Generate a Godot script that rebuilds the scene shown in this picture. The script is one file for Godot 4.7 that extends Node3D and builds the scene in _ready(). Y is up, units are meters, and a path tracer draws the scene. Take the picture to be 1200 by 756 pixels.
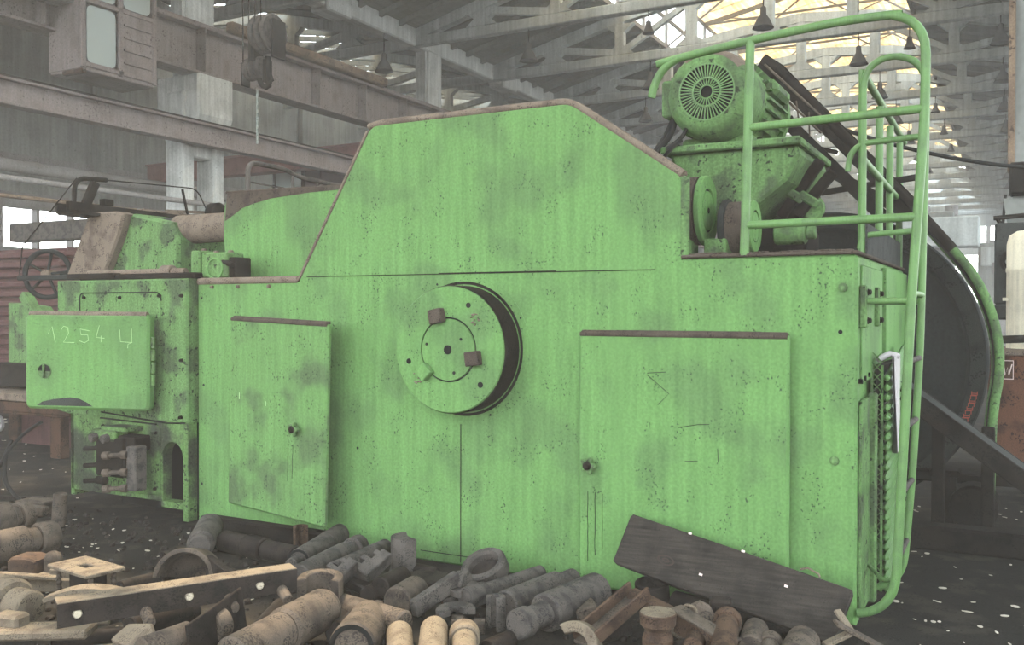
extends Node3D
# A green painted horizontal press in a derelict works hall, with loose forgings heaped in front of it.
# x runs along the front of the machine, y is up, z comes towards the viewer; floor at y = -0.15.

const FLOOR := -0.15
var M := {}
var names := {}
var rng := RandomNumberGenerator.new()

# ---------------------------------------------------------------- naming and nodes
func numbered(n: String) -> String:
	var k: int = names.get(n, 0)
	names[n] = k + 1
	return n if k == 0 else "%s_%03d" % [n, k]

func tag(o: Node3D, label: String, category: String, group := "") -> Node3D:
	o.set_meta("label", label)
	o.set_meta("category", category)
	if group: o.set_meta("group", group)
	return o

func thing(n: String, label: String, category: String, at := Vector3.ZERO, group := "") -> Node3D:
	var o := Node3D.new()
	o.name = numbered(n)
	add_child(o, true)
	o.position = at
	return tag(o, label, category, group)

func structure(n: String) -> Node3D:
	var o := Node3D.new()
	o.name = n
	add_child(o, true)
	o.set_meta("kind", "structure")
	return o

# commits the shapes in st (world coordinates) as one mesh under parent
func part(n: String, st: SurfaceTool, mat: Material, parent: Node3D) -> MeshInstance3D:
	var o := MeshInstance3D.new()
	o.name = n
	o.mesh = st.commit()
	o.material_override = mat
	parent.add_child(o, true)
	var off := Vector3.ZERO
	var p: Node = parent
	while p is Node3D and p != self:
		off += (p as Node3D).position
		p = p.get_parent()
	o.position = -off
	return o

func S() -> SurfaceTool:
	var s := SurfaceTool.new()
	s.begin(Mesh.PRIMITIVE_TRIANGLES)
	return s

# ---------------------------------------------------------------- shapes
func face(st: SurfaceTool, p: Array, out: Vector3) -> void:
	var q: Array = p
	if (p[1] - p[0]).cross(p[2] - p[0]).dot(out) > 0.0:
		q = p.duplicate()
		q.reverse()
	st.set_normal(out.normalized())
	for i in range(1, q.size() - 1):
		st.set_normal(out.normalized()); st.add_vertex(q[0])
		st.set_normal(out.normalized()); st.add_vertex(q[i])
		st.set_normal(out.normalized()); st.add_vertex(q[i + 1])

func bx(st: SurfaceTool, c: Vector3, s: Vector3, b := 0.0, ba := Basis()) -> void:
	var h := s * 0.5
	var m: float = min(b, min(h.x, min(h.y, h.z)) * 0.95)
	for a in 3:
		for d in [-1.0, 1.0]:
			var n := Vector3.ZERO; n[a] = d
			var u := (a + 1) % 3
			var v := (a + 2) % 3
			var pts := []
			for k in [[-1, -1], [1, -1], [1, 1], [-1, 1]]:
				var q := Vector3.ZERO
				q[a] = d * h[a]; q[u] = k[0] * (h[u] - m); q[v] = k[1] * (h[v] - m)
				pts.append(c + ba * q)
			face(st, pts, ba * n)
	if m <= 0.0: return
	for a in 3:
		var u := (a + 1) % 3
		var v := (a + 2) % 3
		for su in [-1.0, 1.0]:
			for sv in [-1.0, 1.0]:
				var pts := []
				for k in [[-1, 0], [1, 0], [1, 1], [-1, 1]]:
					var q := Vector3.ZERO
					q[a] = k[0] * (h[a] - m)
					q[u] = su * (h[u] - (m if k[1] == 1 else 0.0))
					q[v] = sv * (h[v] - (0.0 if k[1] == 1 else m))
					pts.append(c + ba * q)
				var n := Vector3.ZERO; n[u] = su; n[v] = sv
				face(st, pts, ba * n)
	for sx in [-1.0, 1.0]:
		for sy in [-1.0, 1.0]:
			for sz in [-1.0, 1.0]:
				var pts := []
				for a in 3:
					var q := Vector3(sx * (h.x - m), sy * (h.y - m), sz * (h.z - m))
					q[a] = [sx, sy, sz][a] * h[a]
					pts.append(c + ba * q)
				face(st, pts, ba * Vector3(sx, sy, sz))

# a straight bar of rectangular section from a to b; up is the section's height direction
func bar(st: SurfaceTool, a: Vector3, b: Vector3, w: float, h: float, up := Vector3.UP, bev := 0.0) -> void:
	var x := (b - a).normalized()
	var z := x.cross(up).normalized()
	var y := z.cross(x)
	bx(st, (a + b) * 0.5, Vector3((b - a).length(), h, w), bev, Basis(x, y, z))

func along(a: Vector3, b: Vector3) -> Transform3D:
	var y := (b - a).normalized()
	var x := y.cross(Vector3.UP if abs(y.y) < 0.9 else Vector3.RIGHT).normalized()
	return Transform3D(Basis(x, y, x.cross(y)), a)

# turned shape: prof is [radius, height] pairs along local y; arc in radians
func lathe(st: SurfaceTool, prof: Array, xf: Transform3D, seg := 24, smooth := false, a0 := 0.0, a1 := TAU) -> void:
	var nn := []
	for i in prof.size() - 1:
		nn.append(Vector2(prof[i + 1][1] - prof[i][1], -(prof[i + 1][0] - prof[i][0])).normalized())
	for i in prof.size() - 1:
		var na: Vector2 = nn[i]
		var nb: Vector2 = nn[i]
		if smooth:
			if i > 0: na = (nn[i - 1] + nn[i]).normalized()
			if i < nn.size() - 1: nb = (nn[i + 1] + nn[i]).normalized()
		for k in seg:
			var p := []
			var ns := []
			for e in [[0, 0], [0, 1], [1, 1], [1, 0]]:
				var t: float = a0 + (a1 - a0) * float(k + e[1]) / seg
				var r: float = prof[i + e[0]][0]
				var n2: Vector2 = nb if e[0] == 1 else na
				p.append(xf * Vector3(r * cos(t), prof[i + e[0]][1], r * sin(t)))
				ns.append(xf.basis * Vector3(n2.x * cos(t), n2.y, n2.x * sin(t)))
			tri(st, p, ns, [0, 1, 2]); tri(st, p, ns, [0, 2, 3])

func tri(st: SurfaceTool, p: Array, ns: Array, ix: Array) -> void:
	var g: Vector3 = (p[ix[1]] - p[ix[0]]).cross(p[ix[2]] - p[ix[0]])
	if g.length_squared() < 1e-14: return
	var o := ix
	if g.dot(ns[ix[0]] + ns[ix[1]] + ns[ix[2]]) > 0.0: o = [ix[0], ix[2], ix[1]]
	for i in o:
		st.set_normal(ns[i].normalized()); st.add_vertex(p[i])

func cyl(st: SurfaceTool, a: Vector3, b: Vector3, r: float, r2 := -1.0, seg := 20, b1 := 0.0) -> void:
	var l := (b - a).length()
	var q := r if r2 < 0.0 else r2
	if b1 > 0.0:
		lathe(st, [[0, 0], [r - b1, 0], [r, b1], [q, l - b1], [q - b1, l], [0, l]], along(a, b), seg)
	else:
		lathe(st, [[0, 0], [r, 0], [q, l], [0, l]], along(a, b), seg)

func sphere(st: SurfaceTool, c: Vector3, r: float, sq := 1.0) -> void:
	var pr := []
	for i in 9: pr.append([r * sin(PI * i / 8.0), -r * sq * cos(PI * i / 8.0)])
	lathe(st, pr, Transform3D(Basis(), c), 16, true)

# rounds the corners of a path
func bend(p: Array, r: float) -> Array:
	var o := [p[0]]
	for i in range(1, p.size() - 1):
		var a: Vector3 = p[i] + (p[i - 1] - p[i]).limit_length(r)
		var b: Vector3 = p[i] + (p[i + 1] - p[i]).limit_length(r)
		for k in 8:
			var t := k / 7.0
			o.append(a.lerp(p[i], t).lerp(p[i].lerp(b, t), t))
	o.append(p[-1])
	return o

func sag(a: Vector3, b: Vector3, d: float, n := 12) -> Array:
	var o := []
	for i in n + 1:
		var t := float(i) / n
		o.append(a.lerp(b, t) + Vector3.DOWN * d * 4.0 * t * (1.0 - t))
	return o

func tube(st: SurfaceTool, p: Array, r: float, seg := 10) -> void:
	var t0: Vector3 = (p[1] - p[0]).normalized()
	var u := t0.cross(Vector3.UP if abs(t0.y) < 0.9 else Vector3.RIGHT).normalized()
	var rings := []
	for i in p.size():
		var t: Vector3 = (p[min(i + 1, p.size() - 1)] - p[max(i - 1, 0)]).normalized()
		u = (u - t * u.dot(t)).normalized()
		var v := t.cross(u)
		var ring := []
		for k in seg:
			var a := TAU * k / seg
			ring.append([p[i] + (u * cos(a) + v * sin(a)) * r, u * cos(a) + v * sin(a)])
		rings.append(ring)
	for i in rings.size() - 1:
		for k in seg:
			var e: Array = [rings[i][k], rings[i][(k + 1) % seg], rings[i + 1][(k + 1) % seg], rings[i + 1][k]]
			var pp := [e[0][0], e[1][0], e[2][0], e[3][0]]
			var nn := [e[0][1], e[1][1], e[2][1], e[3][1]]
			tri(st, pp, nn, [0, 1, 2]); tri(st, pp, nn, [0, 2, 3])
	for s in [[0, -1.0], [rings.size() - 1, 1.0]]:
		var pp := []
		for k in seg: pp.append(rings[s[0]][k][0])
		face(st, pp, t0 * -1.0 if s[0] == 0 else (p[-1] - p[-2]))

func inset(poly: Array, b: float) -> Array:
	var o := []
	var n := poly.size()
	var ar := 0.0
	for i in n: ar += poly[i].cross(poly[(i + 1) % n])
	for i in n:
		var d1: Vector2 = (poly[i] - poly[i - 1]).normalized()
		var d2: Vector2 = (poly[(i + 1) % n] - poly[i]).normalized()
		var n1: Vector2 = Vector2(-d1.y, d1.x) * sign(ar)
		var n2: Vector2 = Vector2(-d2.y, d2.x) * sign(ar)
		var m: Vector2 = (n1 + n2).normalized()
		o.append(poly[i] + m * b / max(0.35, m.dot(n1)))
	return o

# polygon in local xy pushed along local z from 0 to d, with edges broken by b
func prism(st: SurfaceTool, poly: Array, d: float, xf := Transform3D(), b := 0.0) -> void:
	var ins := inset(poly, b) if b > 0.0 else poly
	var ix := Geometry2D.triangulate_polygon(PackedVector2Array(ins))
	var ar := 0.0
	for i in poly.size(): ar += poly[i].cross(poly[(i + 1) % poly.size()])
	for s in [[0.0, -1.0], [d, 1.0]]:
		for k in range(0, ix.size(), 3):
			var p := []
			for j in 3: p.append(xf * Vector3(ins[ix[k + j]].x, ins[ix[k + j]].y, s[0]))
			face(st, p, xf.basis * Vector3(0, 0, s[1]))
	for i in poly.size():
		var j := (i + 1) % poly.size()
		var e: Vector2 = (poly[j] - poly[i]).normalized()
		var n: Vector3 = Vector3(e.y, -e.x, 0) * sign(ar)
		face(st, [xf * Vector3(poly[i].x, poly[i].y, b), xf * Vector3(poly[j].x, poly[j].y, b), xf * Vector3(poly[j].x, poly[j].y, d - b), xf * Vector3(poly[i].x, poly[i].y, d - b)], xf.basis * n)
		if b > 0.0:
			for s in [[0.0, b, -1.0], [d, d - b, 1.0]]:
				face(st, [xf * Vector3(ins[i].x, ins[i].y, s[0]), xf * Vector3(ins[j].x, ins[j].y, s[0]), xf * Vector3(poly[j].x, poly[j].y, s[1]), xf * Vector3(poly[i].x, poly[i].y, s[1])], xf.basis * (n + Vector3(0, 0, s[2])))

func ring_poly(r0: float, r1: float, a0: float, a1: float, n := 14) -> Array:
	var o := []
	for i in n + 1:
		var a := a0 + (a1 - a0) * i / n
		o.append(Vector2(cos(a), sin(a)) * r1)
	for i in n + 1:
		var a := a1 - (a1 - a0) * i / n
		o.append(Vector2(cos(a), sin(a)) * r0)
	return o

func rrect(w: float, h: float, r: float) -> Array:
	var o := []
	for c in [[1, 1, 0.0], [-1, 1, PI / 2], [-1, -1, PI], [1, -1, PI * 1.5]]:
		for k in 5:
			var a: float = c[2] + PI / 2 * k / 4.0
			o.append(Vector2(c[0] * (w / 2 - r), c[1] * (h / 2 - r)) + Vector2(cos(a), sin(a)) * r)
	return o

func frame(o: Vector3, x: Vector3, up: Vector3) -> Transform3D:
	var xx := x.normalized()
	var z := xx.cross(up).normalized()
	return Transform3D(Basis(xx, z.cross(xx), z), o)

# ---------------------------------------------------------------- materials
func noise_img(seed_: int, freq: float, w: int, h: int, oct := 4, kind := FastNoiseLite.TYPE_SIMPLEX_SMOOTH) -> Image:
	var n := FastNoiseLite.new()
	n.seed = seed_; n.noise_type = kind; n.frequency = freq; n.fractal_octaves = oct
	return n.get_seamless_image(w, h)

# colour from four layers: broad patches, grain, streaks running down, small chips
func surface(seed_: int, base: Color, patch: Color, dark: Color, light: Color, k: Dictionary, size := 512) -> Array:
	var a := noise_img(seed_, k.get("pf", 0.006), size, size, 5).get_data()
	var g := noise_img(seed_ + 1, k.get("gf", 0.12), size, size, 3).get_data()
	var si := noise_img(seed_ + 2, 0.05, size, size / 16, 3)
	si.resize(size, size, Image.INTERPOLATE_CUBIC)
	if k.get("across", false): si.rotate_90(CLOCKWISE)
	var s := si.get_data()
	var c := noise_img(seed_ + 3, k.get("cf", 0.09), size, size, 2).get_data()
	var ch: float = k.get("chips", 0.0)
	var g2 := noise_img(seed_ + 4, 0.012, size, size, 3).get_data()
	var out := PackedByteArray(); out.resize(size * size * 3)
	var hgt := PackedByteArray(); hgt.resize(size * size)
	for i in size * size:
		var pa := smoothstep(0.45, 0.8, a[i] / 255.0) * float(k.get("patch", 0.5))
		var gr := (g[i] / 255.0 - 0.5) * float(k.get("grain", 0.2))
		var sr := (s[i] / 255.0 - 0.5) * float(k.get("streak", 0.1))
		var cl := smoothstep(0.42, 0.75, g2[i] / 255.0)
		var cc := smoothstep(1.0 - ch * (0.45 + 1.5 * cl), 1.03 - ch * (0.45 + 1.5 * cl), c[i] / 255.0)
		var li := 1.0 if ch > 0.0 and c[i] / 255.0 < ch * 0.5 else 0.0
		var col := base.lerp(patch, pa)
		col = col.lerp(light, li * 0.5).lerp(dark, cc * 0.75)
		var m := 1.0 + gr + sr
		out[i * 3] = int(clamp(col.r * m, 0, 1) * 255)
		out[i * 3 + 1] = int(clamp(col.g * m, 0, 1) * 255)
		out[i * 3 + 2] = int(clamp(col.b * m, 0, 1) * 255)
		hgt[i] = int(clamp(0.5 + gr * 0.8 + sr * 0.5 - cc * 0.25 - pa * 0.1, 0, 1) * 255)
	var im := Image.create_from_data(size, size, false, Image.FORMAT_RGB8, out)
	var hi := Image.create_from_data(size, size, false, Image.FORMAT_L8, hgt)
	hi.convert(Image.FORMAT_RGB8)
	hi.bump_map_to_normal_map(k.get("bump", 3.0))
	return [ImageTexture.create_from_image(im), ImageTexture.create_from_image(hi)]

func mat(tx: Array, tile: float, rough: float, metal := 0.0, tint := Color.WHITE, nscale := 0.42) -> StandardMaterial3D:
	var m := StandardMaterial3D.new()
	m.albedo_texture = tx[0]
	m.albedo_color = tint
	m.roughness = rough
	m.metallic = metal
	m.metallic_specular = 0.16
	m.normal_enabled = true
	m.normal_texture = tx[1]
	m.normal_scale = nscale
	m.uv1_triplanar = true
	m.uv1_world_triplanar = true
	m.uv1_scale = Vector3.ONE / tile
	return m

func plain(c: Color, rough := 0.8, metal := 0.0) -> StandardMaterial3D:
	var m := StandardMaterial3D.new()
	m.albedo_color = c; m.roughness = rough; m.metallic = metal; m.metallic_specular = 0.2
	return m

func make_materials() -> void:
	var green := surface(11, Color(0.34, 0.476, 0.275), Color(0.298, 0.4, 0.25), Color(0.13, 0.17, 0.12), Color(0.42, 0.54, 0.33), {"patch": 0.7, "grain": 0.17, "streak": 0.14, "chips": 0.14, "pf": 0.004, "cf": 0.13, "bump": 4.0}, 1024)
	M.green = mat(green, 3.1, 0.6)
	M.green_old = mat(surface(21, Color(0.32, 0.43, 0.26), Color(0.225, 0.26, 0.2), Color(0.09, 0.1, 0.08), Color(0.42, 0.52, 0.36), {"patch": 0.72, "grain": 0.35, "streak": 0.2, "chips": 0.17, "pf": 0.007, "cf": 0.06, "bump": 5.0}), 1.3, 0.65)
	M.green_grimy = mat(surface(25, Color(0.30, 0.40, 0.235), Color(0.19, 0.21, 0.17), Color(0.09, 0.1, 0.08), Color(0.42, 0.52, 0.36), {"patch": 1.0, "grain": 0.4, "streak": 0.2, "chips": 0.2, "pf": 0.005, "cf": 0.1, "bump": 5.0}), 1.6, 0.7)
	M.green_worn = mat(surface(15, Color(0.34, 0.47, 0.275), Color(0.26, 0.31, 0.225), Color(0.12, 0.15, 0.11), Color(0.42, 0.54, 0.33), {"patch": 0.75, "grain": 0.2, "streak": 0.18, "chips": 0.15, "pf": 0.0045, "cf": 0.1, "bump": 4.0}, 768), 2.3, 0.62)
	M.green_rail = mat(green, 0.9, 0.45, 0.0, Color(0.95, 0.95, 0.93))
	M.green_rail.metallic_specular = 0.35
	var dust := surface(31, Color(0.405, 0.36, 0.32), Color(0.31, 0.27, 0.245), Color(0.16, 0.13, 0.12), Color(0.62, 0.55, 0.48), {"patch": 0.8, "grain": 0.4, "streak": 0.05, "chips": 0.22, "gf": 0.2, "bump": 5.0})
	M.dust = mat(dust, 0.8, 0.95)
	M.dust_dark = mat(dust, 0.8, 0.95, 0.0, Color(0.68, 0.68, 0.69))
	var rust := surface(41, Color(0.36, 0.32, 0.285), Color(0.23, 0.205, 0.19), Color(0.12, 0.11, 0.105), Color(0.5, 0.44, 0.37), {"patch": 0.9, "grain": 0.35, "streak": 0.08, "chips": 0.24, "gf": 0.16, "bump": 5.0})
	M.forge = mat(rust, 0.7, 0.75, 0.0, Color(0.9, 0.9, 0.9))
	M.forge_grey = mat(rust, 0.55, 0.75, 0.0, Color(0.86, 0.9, 0.95))
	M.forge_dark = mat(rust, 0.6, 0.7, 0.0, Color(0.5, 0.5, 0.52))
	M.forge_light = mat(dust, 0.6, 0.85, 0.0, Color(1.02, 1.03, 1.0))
	M.forge_rust = mat(rust, 0.65, 0.8, 0.0, Color(0.84, 0.76, 0.72))
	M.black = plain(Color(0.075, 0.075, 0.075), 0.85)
	M.dark = mat(rust, 0.9, 0.8, 0.0, Color(0.36, 0.36, 0.37))
	M.wheel = mat(surface(51, Color(0.145, 0.155, 0.155), Color(0.12, 0.125, 0.125), Color(0.1, 0.1, 0.1), Color(0.3, 0.3, 0.3), {"patch": 0.6, "grain": 0.25, "streak": 0.1, "chips": 0.12}, 256), 1.2, 0.8)
	M.wheel_rim = mat(dust, 1.1, 0.8, 0.0, Color(0.52, 0.6, 0.65))
	var steel := surface(61, Color(0.51, 0.5, 0.495), Color(0.44, 0.425, 0.42), Color(0.3, 0.28, 0.275), Color(0.58, 0.57, 0.56), {"patch": 0.7, "grain": 0.18, "streak": 0.12, "chips": 0.15})
	M.steel = mat(steel, 4.0, 0.7)
	M.steel_mauve = mat(steel, 4.0, 0.7, 0.0, Color(0.96, 0.91, 0.91))
	M.steel_red = mat(steel, 3.0, 0.75, 0.0, Color(1.0, 0.72, 0.7))
	var conc := surface(71, Color(0.72, 0.73, 0.72), Color(0.6, 0.61, 0.6), Color(0.45, 0.45, 0.45), Color(0.85, 0.85, 0.85), {"patch": 0.6, "grain": 0.12, "streak": 0.22, "chips": 0.08})
	M.concrete = mat(conc, 5.0, 0.9)
	M.truss = mat(conc, 6.0, 0.9, 0.0, Color(0.93, 0.95, 0.96))
	M.roof = mat(conc, 5.0, 0.9, 0.0, Color(0.6, 0.6, 0.58))
	M.wall = mat(conc, 7.0, 0.9, 0.0, Color(0.7, 0.7, 0.69))
	M.tan = mat(dust, 3.0, 0.9, 0.0, Color(1.1, 1.06, 1.0))
	M.maroon = mat(steel, 1.5, 0.7, 0.0, Color(0.6, 0.43, 0.43))
	M.rust_brown = mat(rust, 1.3, 0.75, 0.0, Color(0.92, 0.7, 0.61))
	M.brown = mat(rust, 1.3, 0.75, 0.0, Color(0.74, 0.62, 0.57))
	M.floor = mat(surface(81, Color(0.12, 0.112, 0.104), Color(0.19, 0.172, 0.152), Color(0.07, 0.066, 0.062), Color(0.34, 0.315, 0.285), {"patch": 0.9, "grain": 0.5, "streak": 0.0, "chips": 0.22, "gf": 0.22, "bump": 8.0}, 768), 1.7, 0.95)
	M.wood = mat(surface(91, Color(0.185, 0.168, 0.155), Color(0.14, 0.127, 0.12), Color(0.08, 0.072, 0.068), Color(0.4, 0.34, 0.28), {"patch": 0.9, "grain": 0.3, "streak": 0.6, "chips": 0.14, "across": true, "bump": 6.0}), 0.55, 0.9)
	M.tank = mat(conc, 1.2, 0.55, 0.0, Color(1.16, 1.1, 1.0))
	M.wood_dark = plain(Color(0.2, 0.17, 0.155), 0.95)
	M.cloth = plain(Color(0.62, 0.6, 0.6), 0.95)
	M.chalk = plain(Color(0.53, 0.64, 0.45), 0.95)
	M.hole_light = mat(dust, 0.5, 0.85, 0.0, Color(1.6, 1.68, 1.66))  # pale tone painted for light seen through the holes of the bar
	M.chip = plain(Color(0.66, 0.63, 0.58), 0.9)
	M.rubber = plain(Color(0.1, 0.1, 0.1), 0.6)
	M.red_paint = plain(Color(0.62, 0.3, 0.26), 0.8)
	M.white_paint = plain(Color(0.75, 0.68, 0.66), 0.8)
	M.pale = plain(Color(0.62, 0.66, 0.65), 0.25)
	M.zinc = plain(Color(0.5, 0.52, 0.5), 0.5, 0.5)
	var gl := StandardMaterial3D.new()
	gl.albedo_color = Color(0.85, 0.95, 0.95, 0.12)
	gl.transparency = BaseMaterial3D.TRANSPARENCY_ALPHA
	gl.roughness = 0.05
	M.glass = gl
	var ys := mat(surface(101, Color(0.95, 0.91, 0.84), Color(0.88, 0.81, 0.7), Color(0.74, 0.67, 0.57), Color(0.98, 0.95, 0.9), {"patch": 0.8, "grain": 0.1, "streak": 0.45, "chips": 0.1}, 256), 3.0, 0.9)
	ys.backlight_enabled = true
	ys.backlight = Color(0.98, 0.95, 0.89)
	M.sheet = ys

func _ready() -> void:
	# ------------------------------------------------------------ camera, sky, sun, exposure
	var cam := Camera3D.new()
	cam.name = "camera"
	cam.position = Vector3(0.7734, 1.6, 5.4774)
	cam.rotation = Vector3(-0.012082, 0.493585, 0.001597)
	cam.fov = 38.0
	cam.near = 0.05; cam.far = 400.0
	add_child(cam)
	cam.current = true
	var env := Environment.new()
	var sky := Sky.new()
	var sm := ProceduralSkyMaterial.new()
	sm.sky_top_color = Color(0.69, 0.74, 0.77)
	sm.sky_horizon_color = Color(0.92, 0.93, 0.92)
	sm.ground_bottom_color = Color(0.4, 0.38, 0.36)
	sm.ground_horizon_color = Color(0.8, 0.8, 0.78)
	sm.sky_energy_multiplier = 2.2
	sm.ground_energy_multiplier = 1.2
	sm.sun_angle_max = 0.0
	sky.sky_material = sm
	env.background_mode = Environment.BG_SKY
	env.sky = sky
	env.ambient_light_source = Environment.AMBIENT_SOURCE_SKY
	env.tonemap_mode = Environment.TONE_MAPPER_LINEAR
	env.tonemap_exposure = 3.0
	env.sdfgi_enabled = true; env.ssao_enabled = true; env.ssil_enabled = true
	env.volumetric_fog_enabled = true
	env.volumetric_fog_density = 0.0044
	env.volumetric_fog_albedo = Color(1.0, 0.98, 0.96)
	env.volumetric_fog_anisotropy = 0.2
	var we := WorldEnvironment.new()
	we.name = "world_environment"
	we.environment = env
	add_child(we)
	var sun := DirectionalLight3D.new()
	sun.name = "sun"
	sun.look_at_from_position(Vector3.ZERO, -Vector3(-0.30, 0.85, -0.12), Vector3.FORWARD)
	sun.light_color = Color(1.0, 0.92, 0.79)
	sun.light_energy = 1.35
	sun.light_angular_distance = 0.6
	sun.shadow_enabled = true
	add_child(sun)

	rng.seed = 7
	make_materials()
	hall()
	cranes()
	machine()
	heap()
	surroundings()

# height of the roof deck above a place x in the near bay
const TOPS := [12.25, 13.0, 13.7, 14.2, 14.5, 14.2, 13.7, 13.0, 12.25]

func truss(x0: float, z: float, n_out: String, label: String, group: String) -> void:
	var t := thing("roof_truss", label, "roof truss", Vector3(x0, 11.6, z), group)
	var b := S()
	bx(b, Vector3(x0 + 12, 11.83, z), Vector3(24, 0.38, 0.34), 0.04)
	part("bottom_chord", b, M.truss, t)
	var c := S()
	for i in 8:
		bar(c, Vector3(x0 + i * 3, TOPS[i] - 0.2, z), Vector3(x0 + i * 3 + 3, TOPS[i + 1] - 0.2, z), 0.34, 0.4)
	part("top_chord", c, M.truss, t)
	for i in range(1, 8):
		var p := S()
		var x := x0 + i * 3
		bx(p, Vector3(x, (12.0 + TOPS[i] - 0.3) / 2, z), Vector3(0.4, TOPS[i] - 0.3 - 12.0, 0.3), 0.03)
		# haunches where the post meets the chords
		for s in [-1.0, 1.0]:
			prism(p, [Vector2(0, 0), Vector2(s * 0.45, 0), Vector2(0, 0.35)], 0.28, Transform3D(Basis(), Vector3(x + s * 0.18, 12.04, z - 0.14)))
			prism(p, [Vector2(0, 0), Vector2(s * 0.45, 0), Vector2(0, -0.35)], 0.28, Transform3D(Basis(), Vector3(x + s * 0.18, TOPS[i] - 0.45, z - 0.14)))
		part("post", p, M.truss, t)
	for i in [1, 6]:
		var d := S()
		var lo: int = i + (1 if i < 4 else 0)
		var hi: int = i + (0 if i < 4 else 1)
		bar(d, Vector3(x0 + lo * 3, 12.1, z), Vector3(x0 + hi * 3, TOPS[hi] - 0.4, z), 0.24, 0.26)
		part("diagonal", d, M.truss, t)
	var d2 := S()
	for i in [2, 5]:
		var lo: int = i + (0 if i < 4 else 1)
		var hi: int = i + (1 if i < 4 else 0)
		bar(d2, Vector3(x0 + lo * 3, 12.1, z), Vector3(x0 + hi * 3, TOPS[hi] - 0.4, z), 0.2, 0.22)
	part("inner_diagonals", d2, M.truss, t)

func lamp(p: Vector3, label: String, small := false) -> void:
	var t := thing("pendant_lamp", label, "lamp", p, "lamps hung from the roof trusses")
	var k := 0.62 if small else 1.0
	var r := S(); cyl(r, p, p + Vector3(0, 0.75, 0), 0.02, -1, 6); part("rod", r, M.dark, t)
	var s := S()
	lathe(s, [[0.05, 0.0], [0.09, -0.04 * k], [0.1, -0.26 * k], [0.2 * k, -0.4 * k], [0.3 * k, -0.62 * k], [0.34 * k, -0.68 * k], [0.27 * k, -0.6 * k], [0.08, -0.3 * k]], Transform3D(Basis(), p), 14, true)
	part("shade", s, M.lampshade, t)
	var b := S(); sphere(b, p + Vector3(0, -0.48 * k, 0), 0.1 * k); part("bulb", b, M.pale, t)

func column(x: float, z: float, top: float, label: String, group: String) -> void:
	var t := thing("concrete_column", label, "column", Vector3(x, FLOOR, z), group)
	var b := S()
	# an H of two legs and a web up to the corbel
	for s in [-1.0, 1.0]:
		bx(b, Vector3(x, (FLOOR + 7.6) / 2, z + s * 0.55), Vector3(0.7, 7.6 - FLOOR, 0.4), 0.04)
	part("legs", b, M.concrete, t)
	var w := S()
	for y in [1.2, 3.9, 6.2]:
		bx(w, Vector3(x, y, z), Vector3(0.5, 0.7, 0.8), 0.04)
	part("web", w, M.concrete, t)
	var c := S()
	prism(c, [Vector2(-0.45, 6.2), Vector2(0.45, 6.2), Vector2(0.8, 6.95), Vector2(0.8, 8.05), Vector2(-0.8, 8.05), Vector2(-0.8, 6.95)], 1.3, Transform3D(Basis(), Vector3(x, 0, z - 0.65)), 0.04)
	part("corbel", c, M.concrete, t)
	var u := S()
	bx(u, Vector3(x - 0.1, (8.0 + top) / 2, z), Vector3(0.6, top - 8.0, 0.95), 0.04)
	for s in [-1.0, 1.0]: bx(u, Vector3(x - 0.1, (9.6 + top) / 2, z + s * 0.52), Vector3(0.45, top - 9.6, 0.12))
	part("upper_shaft", u, M.concrete, t)

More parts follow.
